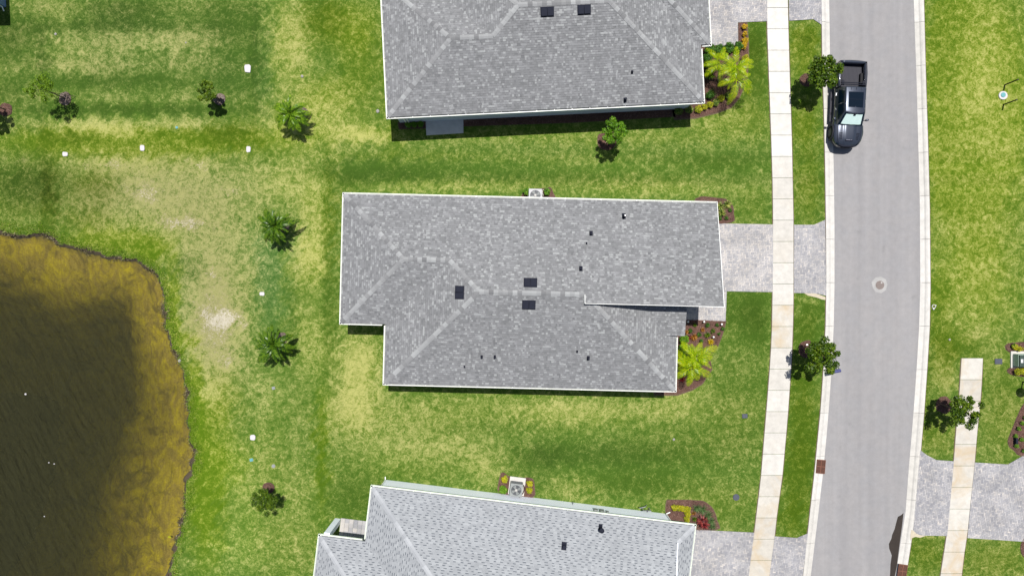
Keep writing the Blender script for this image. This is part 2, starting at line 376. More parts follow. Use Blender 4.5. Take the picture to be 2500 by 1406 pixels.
mx = t.N('ShaderNodeMixShader'); t.L(fr.outputs[0], mx.inputs[0]); t.L(tr.outputs[0], mx.inputs[1]); t.L(gl.outputs[0], mx.inputs[2]); t.L(mx.outputs[0], t.out.inputs[0])
M['puddle'] = t.m

# ------------------------------------------------------------------ plan lines measured on the photograph
def curve(pts):
    ys = np.array([p[1] for p in pts], float); xs = np.array([p[0] for p in pts], float)
    return lambda y: np.interp(y, ys, xs)
RL = curve([(2008, -900), (2026, 0), (2028, 140), (2033, 270), (2037, 400), (2039, 550), (2039, 700), (2037, 800), (2032, 900), (2025, 1000), (2020, 1060), (2011, 1154), (2000, 1250), (1981, 1406), (1890, 2200)])
KL = curve([(1987, -900), (2005, 0), (2007, 140), (2011, 270), (2014, 400), (2016, 550), (2017, 700), (2015, 800), (2010, 900), (2003, 1000), (1997, 1060), (1988, 1154), (1977, 1250), (1960, 1406), (1868, 2200)])
RR = curve([(2205, -900), (2233, 0), (2240, 200), (2244, 350), (2248, 500), (2249, 700), (2246, 800), (2240, 900), (2233, 1000), (2228, 1060), (2220, 1154), (2213, 1250), (2200, 1330), (2189, 1406), (2080, 2200)])
KR = curve([(2226, -900), (2255, 0), (2260, 200), (2265, 350), (2269, 500), (2271, 700), (2269, 800), (2263, 900), (2256, 1000), (2251, 1060), (2243, 1154), (2234, 1250), (2223, 1330), (2211, 1406), (2102, 2200)])
SL = curve([(1860, -900), (1872, 0), (1873, 80), (1883, 350), (1886, 450), (1887, 550), (1886, 700), (1884, 820), (1879, 900), (1871, 1000), (1866, 1060), (1857, 1170), (1847, 1250), (1841, 1300), (1827, 1406), (1730, 2200)])
SR = curve([(1912, -900), (1923, 0), (1925, 100), (1933, 350), (1937, 550), (1937, 720), (1935, 820), (1931, 900), (1924, 1000), (1919, 1060), (1909, 1170), (1897, 1250), (1892, 1300), (1878, 1406), (1782, 2200)])
TLc = curve([(2347, 874), (2341, 970), (2333, 1054), (2329, 1115), (2318, 1230), (2313, 1290), (2306, 1335), (2295, 1406), (2190, 2200)])
TRc = curve([(2399, 877), (2395, 960), (2385, 1054), (2380, 1120), (2370, 1215), (2361, 1305), (2355, 1340), (2347, 1406), (2242, 2200)])

SHORE = [(-2500, 500), (-300, 545), (0, 558), (30, 568), (60, 571), (95, 566), (112, 577), (150, 594), (190, 607), (240, 618), (300, 628), (328, 631), (350, 646), (378, 657), (384, 680), (396, 702), (398, 725), (402, 770), (415, 820), (425, 850), (437, 880), (448, 930), (455, 960), (462, 1000), (465, 1030), (461, 1060), (466, 1085), (474, 1105), (471, 1130), (462, 1165), (455, 1200), (452, 1240), (440, 1280), (433, 1320), (425, 1350), (420, 1380), (410, 1406), (340, 1600), (100, 1900), (-600, 2100), (-2500, 2200)]

# ------------------------------------------------------------------ ground sheet
def seg_dist(X, Y, poly):
    d = np.full(X.shape, 1e9); ins = np.zeros(X.shape, bool)
    n = len(poly)
    for i in range(n):
        x0, y0 = poly[i]; x1, y1 = poly[(i + 1) % n]
        dx, dy = x1 - x0, y1 - y0; L2 = dx * dx + dy * dy
        tt = np.clip(((X - x0) * dx + (Y - y0) * dy) / L2, 0, 1)
        d = np.minimum(d, np.hypot(X - x0 - tt * dx, Y - y0 - tt * dy))
        c = (y0 > Y) != (y1 > Y)
        xi = x0 + (Y - y0) / (dy if abs(dy) > 1e-9 else 1e-9) * dx
        ins ^= c & (X < xi)
    return np.where(ins, d, -d)

def axis(parts):
    out = []
    for a, b, st in parts: out += list(np.arange(a, b, st))
    return np.array(out + [parts[-1][1]])
def gx(p): return (p - 1250) / S
def gy(p): return (703 - p) / S
XS = axis([(-600, -100, 50), (-100, -44, 4), (-44, gx(1955), 0.2), (gx(1955), gx(2030), 0.07), (gx(2030), gx(2185), 0.2), (gx(2185), gx(2285), 0.07), (gx(2285), 44, 0.2), (44, 100, 4), (100, 600, 50)])
YS = axis([(-600, -100, 50), (-100, -28, 3), (-28, 28, 0.2), (28, 100, 3), (100, 600, 50)])
GX, GY = np.meshgrid(XS, YS)
PX = GX * S + 1250; PY = 703 - GY * S          # plan position of every vertex in photograph pixels
wob = 6 * np.sin(PX * 0.11 + 3 * np.sin(PY * 0.031)) * np.sin(PY * 0.093) + 3 * np.sin(PX * 0.31 + PY * 0.27)
sdp = seg_dist(PX + 0.7 * wob, PY + 0.6 * wob, SHORE) / S + .16 * np.sin(PX * .021 + PY * .047) * np.sin(PY * .083 + 1)         # metres inside the pond
bench = 3.5 + 0.9 * np.sin(PY * 0.011 + 1) + 0.7 * np.sin(PX * 0.021 + PY * .008) + 1.5 * np.clip((PY - 1100) / 300, 0, 1)
depth = 0.12 + 0.14 * np.clip(sdp, 0, 99) + 2.6 / (1 + np.exp(-(sdp - bench - 1.5) / 1.15))
Z = np.where(sdp > 0, -0.42 * np.clip(sdp / 0.42, 0, 1) - 0.12 - depth * np.clip(sdp / 1.0, 0, 1), -0.12 * np.exp(np.minimum(sdp, 0) / 0.7))
Z += 0.012 * np.sin(GX * 1.3 + 2 * np.sin(GY * 0.7)) * np.exp(-np.clip(GX + 14, 0, 99)) 
inroad = np.minimum((PX - KL(PY)), (KR(PY) - PX)) / S
Z = np.where(inroad > 0.07, -0.45, Z)
# measured colour map: (px, py, rx, ry, dry, lum, bare, yellow)
PATCH = [
 # upper left lawn
 (330, 110, 260, 90, .10, -.10, 0, -.1), (330, 110, 120, 34, .32, .08, 0, 0), (150, 30, 50, 34, .42, .05, 0, .05), (165, 130, 50, 45, .42, .08, 0, .05), (470, 105, 110, 26, .30, .06, 0, 0),
 (200, 165, 90, 22, .22, 0, 0, 0), (220, 308, 105, 20, .72, .16, 0, .1), (420, 303, 110, 16, .42, .08, 0, 0), (260, 65, 200, 14, -.15, -.2, 0, 0), (300, 25, 100, 30, -.2, -.25, 0, 0),
 (560, 60, 70, 70, -.15, -.18, 0, 0), (560, 200, 60, 60, -.05, -.12, 0, -.1), (250, 200, 200, 18, -.2, -.16, 0, 0), (330, 268, 260, 12, -.3, -.24, 0, 0), (20, 90, 60, 60, -.15, -.25, 0, 0), (105, 180, 14, 150, -.12, -.22, 0, 0),
 (20, 230, 50, 30, -.2, -.15, 0, 0), (627, 150, 14, 160, -.25, -.22, 0, 0),
 # lush strip
 (330, 345, 330, 34, -.15, -.04, 0, .9), (560, 330, 60, 26, -.25, -.22, 0, .3), (170, 335, 60, 14, -.2, -.18, 0, .2), (320, 332, 40, 14, .4, .05, 0, 0), (50, 395, 60, 8, .3, .05, .5, 0),
 (60, 450, 90, 60, -.25, -.42, 0, .2), (118, 480, 18, 90, -.3, -.28, 0, .4), (230, 480, 70, 40, -.10, -.22, 0, .3), (40, 520, 70, 30, .1, -.08, 0, .2),
 # weedy bank
 (370, 465, 250, 85, .80, -.12, .50, -.1), (340, 400, 180, 30, .18, 0, .10, .2), (490, 402, 26, 14, .2, .05, .7, 0), (278, 402, 36, 10, .2, .05, .62, 0), (352, 472, 34, 26, .2, .05, .58, 0), (570, 465, 28, 14, .2, .05, .66, 0), (210, 405, 12, 8, .2, 0, .7, 0),
 (440, 545, 60, 14, .2, 0, .45, 0), (310, 545, 120, 26, .15, 0, .12, .2), (230, 440, 60, 26, -.2, -.15, 0, .3), (205, 540, 60, 30, -.12, -.18, 0, .3), (280, 590, 110, 26, .05, 0, 0, .9), (370, 615, 34, 26, -.4, .02, 0, 1),
 (510, 640, 105, 120, .74, -.10, .46, -.1), (455, 660, 40, 30, -.4, -.12, 0, 0), (515, 665, 14, 10, .3, .05, .9, 0), (550, 830, 60, 120, .70, -.06, .44, -.1), (560, 780, 50, 22, .3, .05, .5, 0), (490, 810, 60, 90, .66, -.08, .42, -.1), (560, 885, 22, 16, .3, .05, .7, 0),
 (420, 800, 16, 150, -.25, .06, 0, 1), (455, 830, 24, 16, -.4, .06, 0, 1), (475, 980, 16, 120, -.3, .06, 0, 1), (540, 980, 40, 80, .15, .0, 0, .5), (510, 960, 14, 30, .5, .08, .1, 0),
 (500, 1200, 40, 170, -.22, .1, 0, .8), (560, 1130, 40, 60, .12, .1, .05, .4), (590, 1250, 50, 120, .1, .16, 0, .1), (545, 1330, 16, 12, .2, .1, .6, .2), (580, 1360, 70, 60, .0, .12, 0, .0),
 # strip west of the houses
 (710, 110, 50, 100, .55, .10, 0, .35), (790, 45, 50, 60, -.25, -.24, 0, .4), (880, 170, 60, 90, -.05, -.05, 0, .4), (860, 60, 70, 60, .12, 0, 0, .5), (750, 300, 130, 50, .55, .12, 0, .35), (900, 330, 60, 20, .6, .12, 0, .3), (790, 230, 60, 40, .3, .04, 0, .4), (645, 200, 16, 120, -.05, .0, 0, -.2),
 (720, 440, 90, 60, .45, .12, 0, .2), (700, 600, 110, 60, .05, .06, 0, -.2), (770, 560, 34, 90, .50, .06, 0, .4), (805, 520, 12, 130, -.22, -.16, 0, .3), (805, 760, 13, 160, -.28, -.18, 0, .1), (662, 700, 34, 120, -.10, .05, 0, -.5), (745, 640, 50, 60, .42, .04, 0, .4), (760, 830, 50, 90, .38, .06, 0, .2),
 (880, 890, 55, 70, .80, .10, .03, .35), (860, 1000, 60, 60, .62, .06, .05, .25), (715, 790, 12, 110, -.18, -.12, 0, 0), (660, 960, 44, 60, .30, .08, 0, 0), (700, 1000, 44, 50, -.1, .0, 0, 0), (785, 1100, 16, 130, -.28, -.08, 0, .6), (650, 1100, 50, 70, .15, .05, 0, .1),
 # north yard
 (900, 420, 150, 26, -.28, -.20, 0, .0), (850, 460, 40, 30, -.2, -.12, 0, .1), (1150, 420, 250, 22, -.18, -.12, 0, 0), (1000, 380, 200, 10, .1, .02, 0, .2), (1500, 440, 260, 22, -.02, -.08, 0, .1), (1100, 455, 200, 14, .3, .05, 0, .2), (1600, 460, 180, 18, .32, .04, 0, .2), (1400, 390, 200, 12, .25, .05, 0, .1), (1750, 400, 120, 18, -.25, -.16, 0, .1), (1830, 500, 40, 50, .05, -.04, 0, .2),
 (1300, 325, 480, 20, .06, .02, 0, .15), (1830, 200, 40, 90, -.24, -.20, 0, .3), (1780, 290, 90, 40, .34, .04, 0, .3), (1845, 110, 20, 60, -.3, -.26, 0, .3), (1560, 340, 300, 12, .15, .02, 0, .1),
 # south yard
 (1300, 1000, 520, 44, .22, .02, 0, .15), (1400, 1010, 140, 30, .38, .06, 0, .1), (1200, 1040, 200, 20, -.05, -.06, 0, 0), (1000, 1060, 160, 44, .40, .02, 0, .1), (1500, 1110, 190, 30, -.30, -.22, 0, 0), (1330, 1110, 60, 28, -.22, -.18, 0, 0), (1700, 1080, 160, 50, .02, -.08, 0, .1), (1660, 950, 50, 26, .55, .08, 0, .2),
 (1800, 960, 70, 130, .02, -.10, 0, .1), (1800, 760, 60, 50, -.30, -.22, 0, .1), (1850, 780, 30, 70, -.32, -.20, 0, .1), (1640, 1000, 60, 20, .30, .04, 0, .1), (1740, 1230, 110, 50, .10, -.06, 0, .2), (1560, 1180, 110, 30, -.28, -.18, 0, .1), (1300, 1160, 60, 50, .0, -.08, 0, 0), (1400, 1190, 60, 26, .30, .0, 0, .1), (1130, 1120, 120, 40, .34, .02, 0, .1), (1180, 1150, 30, 30, .45, .05, 0, .1),
 (860, 1220, 60, 60, -.22, -.18, 0, .1), (930, 1130, 90, 40, .18, .02, 0, .1), (700, 1230, 90, 110, .18, .06, 0, .1), (700, 1350, 80, 60, .08, .02, 0, .1), (1000, 1160, 80, 20, -.1, -.1, 0, .1), (960, 260, 20, 120, -.1, -.05, 0, .3),
 # road verge
 (1965, 130, 34, 60, .05, -.14, 0, .8), (1975, 90, 30, 20, -.2, -.18, 0, .6), (1965, 300, 34, 60, -.05, -.14, 0, .6), (1975, 450, 36, 90, .02, -.16, 0, .5), (1975, 780, 36, 60, -.25, -.22, 0, .3), (1975, 730, 26, 10, .5, .1, .35, 0), (1965, 1000, 40, 110, -.22, -.18, 0, .4), (1950, 1150, 40, 90, -.28, -.22, 0, .5), (1935, 1270, 34, 60, -.2, -.18, 0, .5), (1955, 900, 20, 100, -.05, -.1, 0, .2),
 # lot across the road
 (2390, 250, 130, 300, .24, .06, 0, .95), (2310, 120, 50, 160, -.1, -.06, 0, .3), (2400, 180, 60, 110, .22, .06, 0, 0), (2460, 330, 50, 80, .15, .04, 0, 0), (2300, 420, 34, 120, .1, -.02, 0, .3), (2400, 500, 90, 120, .05, -.02, 0, .1), (2380, 700, 110, 130, .30, .04, 0, .5), (2290, 760, 26, 90, -.28, -.14, 0, .3), (2340, 850, 50, 40, -.18, -.18, 0, .3), (2380, 815, 30, 22, .5, 0, .25, 0),
 (2300, 880, 30, 60, .2, -.12, 0, .4), (2450, 1000, 60, 120, .20, -.14, 0, .35), (2290, 1050, 40, 60, .2, -.16, 0, .4), (2310, 930, 30, 26, .42, -.02, .1, .2), (2260, 950, 12, 110, -.1, -.2, 0, .3), (2260, 1350, 44, 50, .05, -.2, 0, .5), (2430, 1370, 90, 50, .22, -.15, 0, .4), (2500, 60, 20, 60, .0, .0, 0, 0),
]
A = np.zeros((4,) + PX.shape, np.float32); A[0] = .20; A[1] = 1.0; A[2] = 0; A[3] = .42
wx = PX + 2.2 * wob; wy = PY + 1.4 * wob
for (cx, cy, rx, ry, d, l, b, y) in PATCH:
    q = ((wx - cx) / rx) ** 2 + ((wy - cy) / ry) ** 2
    g = np.exp(-np.minimum(q, 40) ** 1.25 * 0.8)
    for k, val in enumerate((d, l, b, y)):
        if val: A[k] += val * g * (.76, 1.0, .85 if rx > 45 else .48, .9)[k]
# faint mowing bands
A[0] += .05 * np.sin(PY / 17.0) * (PX > 830) + .05 * np.sin(PX / 16.0) * ((PX > 620) & (PX < 830))
ul = (PX < 628) & (PY < 330)
A[0] += ul * (.10 * np.sin(PY / 11.5 + .3 * np.sin(PX / 60)) + .07 * np.sign(np.sin(PX / 34.0)))
A[1] -= ul * .05; A[1] += ((PY > 365) & (PY < 480) & (PX > 830)) * .05 * np.sin(PY / 9.0)
A = np.clip(A, -1, 2)
# soil rim along the kerb
ny, nx = PX.shape
idx = np.arange(ny * nx).reshape(ny, nx)
faces = np.stack([idx[:-1, :-1], idx[:-1, 1:], idx[1:, 1:], idx[1:, :-1]], -1).reshape(-1, 4)
verts = np.stack([GX, GY, Z], -1).reshape(-1, 3)
ground = np_mesh('lawn', verts, faces, np.zeros(len(faces)), M['lawn'], None, True, 'structure')
ca = ground.data.attributes.new('lawn', 'FLOAT_COLOR', 'POINT')
ca.data.foreach_set('color', np.ascontiguousarray(A.transpose(1, 2, 0), np.float32).ravel())

# pond water body
w = MB()
w.prism([tuple(G(x, y)[:2]) for x, y in [(-2500, 440), (-300, 480), (0, 500), (130, 520), (420, 590), (480, 800), (560, 1000), (560, 1150), (520, 1406), (420, 1650), (120, 2000), (-600, 2200), (-2500, 2300)]], -5.0, -0.40, bottom=True)
water = w.build('pond_water', M['water'], None, False, 'structure')

# grass blades spilling over the pond edge
def blades(name, pts, hgt, mat, parent=None, kind='stuff'):
    n = len(pts); a = NR.uniform(0, 2 * math.pi, n); l = hgt * NR.uniform(.5, 1.3, n); wd = NR.uniform(.012, .03, n)
    dx, dy = np.cos(a), np.sin(a); lean = NR.uniform(.3, 1.4, n)
    b0 = np.stack([pts[:, 0] - dy * wd, pts[:, 1] + dx * wd, pts[:, 2]], -1); b1 = np.stack([pts[:, 0] + dy * wd, pts[:, 1] - dx * wd, pts[:, 2]], -1)
    tp = np.stack([pts[:, 0] + dx * l * lean, pts[:, 1] + dy * l * lean, pts[:, 2] + l], -1)
    v = np.stack([b0, b1, tp], 1).reshape(-1, 3); f = np.arange(3 * n).reshape(n, 3)
    return np_mesh(name, v, f, NR.uniform(0, 1, n), mat, parent, False, kind)
M['blade'] = leafmat('bank_grass', [(0, (0.07, 0.15, 0.004)), (0.6, (0.15, 0.27, 0.010)), (1, (0.33, 0.36, 0.08))], 0.3, 0.6)
ok = np.argwhere((sdp > -0.55) & (sdp < -0.02) & (GX > -37) & (np.abs(GY) < 21))
sel = ok[NR.integers(0, len(ok), 9000)]
jx = GX[sel[:, 0], sel[:, 1]] + NR.uniform(-.14, .14, 9000); jy = GY[sel[:, 0], sel[:, 1]] + NR.uniform(-.14, .14, 9000)
bz = Z[sel[:, 0], sel[:, 1]]
bl = blades('bank_grass', np.stack([jx, jy, np.maximum(bz, -.2) - 0.01], -1), 0.10, M['blade'])
sel = np.argwhere((sdp > -0.10) & (sdp < 0.38) & (GX > -37) & (np.abs(GY) < 21)); sel = sel[NR.integers(0, len(sel), 5000)]
keep = (np.sin(PX[sel[:, 0], sel[:, 1]] * .06 + PY[sel[:, 0], sel[:, 1]] * .045) + NR.normal(0, .5, 5000)) > .15
sel = sel[keep]; n_ = len(sel)
M['dead'] = leafmat('dead_grass', [(0, (0.035, 0.028, 0.018)), (0.6, (0.12, 0.10, 0.05)), (1, (0.30, 0.26, 0.16))], 0.1, 0.8)
b2 = blades('waterline_stubble', np.stack([GX[sel[:, 0], sel[:, 1]] + NR.uniform(-.13, .13, n_), GY[sel[:, 0], sel[:, 1]] + NR.uniform(-.13, .13, n_), Z[sel[:, 0], sel[:, 1]]], -1), 0.13, M['dead'])
tag(b2, 'dead brown stubble along the muddy waterline', 'reeds')
tag(bl, 'ragged bright green grass hanging over the pond edge', 'grass')

# ------------------------------------------------------------------ road, kerbs, sidewalks
ys = np.arange(-900, 2201, 20)
def strip(mb, fL, fR, y0, y1, z0, z1, step=20, tone=.5):
    n = max(2, int((y1 - y0) / step) + 1); yy = np.linspace(y0, y1, n)
    poly = [tuple(G(fR(y), y)[:2]) for y in yy] + [tuple(G(fL(y), y)[:2]) for y in yy[::-1]]
    mb.prism(poly, z0, z1, tone)
mb = MB()
for a, b in zip(ys[:-1], ys[1:]):
    mb.face([G(RL(a) - 4, a, -.105), G(RL(b) - 4, b, -.105), G(RR(b) + 4, b, -.105), G(RR(a) + 4, a, -.105)])
road = mb.build('road', M['asphalt'], None, False, 'structure')

PROF = [(0, -.2), (0, .035), (.19, .035), (.205, .022), (.22, .035), (.27, .02), (.36, -.055), (.62, -.098), (.66, -.101), (.66, -.2)]
def kerb(fo, fi, name):
    root = bpy.data.objects.new(name, None); COL.objects.link(root); root['kind'] = 'structure'
    y = -900
    while y < 2200:
        y1 = min(y + 106, 2200); yy = np.linspace(y + .35, y1 - .35, 5); mb = MB(); vs = []
        for q in yy:
            o, i = G(fo(q), q), G(fi(q), q); wd = (i - o).length
            for d, z in PROF:
                p = o.lerp(i, d / .66); vs.append((p.x, p.y, z))
        k = len(PROF); fs = [(a * k + b, (a + 1) * k + b, (a + 1) * k + b + 1, a * k + b + 1) for a in range(4) for b in range(k - 1)]
        fs += [tuple(range(k)), tuple(range(4 * k, 5 * k))[::-1]]
        mb.add(vs, fs); ob = mb.build('kerb_segment', M['kerb'], root)
        y = y1
    return root
kl = kerb(KL, RL, 'kerb'); kr = kerb(KR, RR, 'kerb')

def walk(fl, fr, y0, yend, step, y_first):
    root = bpy.data.objects.new('sidewalk', None); COL.objects.link(root); root['kind'] = 'structure'
    y = y_first
    while y < yend:
        a = max(y, y0); b = min(y + step, yend)
        if b - a > 4:
            mb = MB(); strip(mb, fl, fr, a + .35, b - .35, -.08, .040 + RND.uniform(-.004, .004), 30)
            bevel(mb.build('paving_slab', M['walk_pale' if y < 335 and fl is SL else ('walk_stained' if (700 < y < 810 or y > 1130 or fl is TLc) else 'walk')], root), .012, 1)
        y += step
    return root
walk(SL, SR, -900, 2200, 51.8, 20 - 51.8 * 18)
walk(TLc, TRc, 874, 2200, 52.5, 874)
# soil line along sidewalks and kerbs
se = MB()
for f, sg, a, b in ((SL, -1, -900, 2200), (SR, 1, -900, 2200), (TLc, -1, 874, 2200), (TRc, 1, 874, 2200), (KL, -1, -900, 2200), (KR, 1, -900, 2200)):
    yy = np.arange(a, b, 9.0)
    for p, q in zip(yy[:-1], yy[1:]):
        w0, w1 = 1.2 + 1.3 * RND.random(), 1.2 + 1.3 * RND.random()
        pts = [G(f(p), p, .006), G(f(q), q, .006), G(f(q) + sg * w1, q, .006), G(f(p) + sg * w0, p, .006)]
        se.face(pts if sg < 0 else pts[::-1])
se.build('soil_edge', M['soil'], None, False, 'structure')

# ------------------------------------------------------------------ paver driveways
def clip_half(poly, nx_, ny_, c):          # keep nx*x+ny*y >= c
    out = []
    for i in range(len(poly)):
        a, b = poly[i - 1], poly[i]
        da, db = nx_ * a[0] + ny_ * a[1] - c, nx_ * b[0] + ny_ * b[1] - c
        if (da >= 0) != (db >= 0):
            k = da / (da - db); out.append((a[0] + (b[0] - a[0]) * k, a[1] + (b[1] - a[1]) * k))
        if db >= 0: out.append(b)
    return out
def rect_clip(poly, s0, s1, t0, t1):
    for n in ((1, 0, s0), (-1, 0, -s1), (0, 1, t0), (0, -1, -t1)):
        poly = clip_half(poly, *n)
        if len(poly) < 3: return []
    return poly
def area(p): return abs(sum(p[i - 1][0] * p[i][1] - p[i][0] * p[i - 1][1] for i in range(len(p)))) / 2
def inpoly(x, y, poly):
    c = False
    for i in range(len(poly)):
        x0, y0 = poly[i - 1]; x1, y1 = poly[i]
        if (y0 > y) != (y1 > y) and x < (x1 - x0) * (y - y0) / (y1 - y0) + x0: c = not c
    return c

def driveway(pxpoly, ang, label=None, bias=0.0, z=.045):
    poly = [tuple(G(x, y)[:2]) for x, y in pxpoly]
    a = math.radians(ang); ca_, sa_ = math.cos(a), math.sin(a)
    cx = sum(p[0] for p in poly) / len(poly); cy = sum(p[1] for p in poly) / len(poly)
    loc_ = [((x - cx) * ca_ + (y - cy) * sa_, -(x - cx) * sa_ + (y - cy) * ca_) for x, y in poly]
    root = bpy.data.objects.new('driveway', None); COL.objects.link(root); root['kind'] = 'structure'; root.location = (cx, cy, 0)
    mb = MB(); mb.prism(poly, -.05, z - .012); mb.build('joint_sand', M['joint'], root)
    mb = MB(); w_ = .112; g = .005
    x0 = min(p[0] for p in loc_); x1 = max(p[0] for p in loc_); y0 = min(p[1] for p in loc_); y1 = max(p[1] for p in loc_)
    nsl = np.random.default_rng(int(abs(cx * 10)) + 5)
    i0, i1, j0, j1 = int(x0 / w_) - 3, int(x1 / w_) + 3, int(y0 / w_) - 3, int(y1 / w_) + 3
    for i in range(i0, i1):
        for j in range(j0, j1):
            m = (i - j) % 4
            if m == 0: r = (i * w_, (i + 2) * w_, j * w_, (j + 1) * w_)        # horizontal brick
            elif m == 2: r = (i * w_ + w_, (i + 2) * w_, j * w_, (j + 2) * w_) if False else None
            else: r = None
            if m == 3: r = (i * w_, (i + 1) * w_, j * w_, (j + 2) * w_) if (i - j) % 4 == 3 else None
            if r is None: continue
            r = (r[0] + g, r[1] - g, r[2] + g, r[3] - g)
            if r[1] < x0 or r[0] > x1 or r[3] < y0 or r[2] > y1: continue
            cor = [(r[0], r[2]), (r[1], r[2]), (r[1], r[3]), (r[0], r[3])]
            if not all(inpoly(*q, loc_) for q in cor):
                cor = rect_clip(loc_, *r)
                if len(cor) < 3 or area(cor) < .0015: continue
            zz_ = z + nsl.uniform(-.003, .003)
            mb.prism([(x * ca_ - y * sa_ + cx, x * sa_ + y * ca_ + cy) for x, y in cor], z - .012, zz_, min(1, max(0, nsl.normal(.5 + bias, .24))))
    o = mb.build('paver', M['paver'], root, False, 'stuff')
    return root
driveway([(1700, 545), (1887, 548), (1886, 713), (1774, 711), (1771, 784), (1640, 779), (1640, 700), (1700, 700)], -1.4, bias=.15)
driveway([(1938, 549), (1987, 549), (2014, 537), (2017, 722), (1990, 716), (1938, 715)], -1.4, bias=-.02)
driveway([(1690, -200), (1869, -200), (1873, 53), (1801, 56), (1802, 112), (1690, 112)], 2.8, bias=.08)
driveway([(1924, -200), (2003, -200), (2006, 62), (1985, 48), (1926, 52)], 2.8, bias=-.18)
driveway([(1660, 1290), (1841, 1299), (1827, 1406), (1800, 1540), (1640, 1530)], -7.2, bias=-.12)
driveway([(1891, 1308), (1945, 1312), (1972, 1301), (1959, 1406), (1940, 1530), (1860, 1520), (1878, 1406)], -7.2, bias=-.12)
driveway([(2246, 1098), (2262, 1110), (2285, 1122), (2328, 1125), (2312, 1307), (2252, 1306), (2228, 1300)], -6.5, bias=-.12)
driveway([(2379, 1128), (2460, 1133), (2500, 1110), (2900, 1120), (2890, 1350), (2500, 1321), (2361, 1312)], -6.5, bias=-.08)

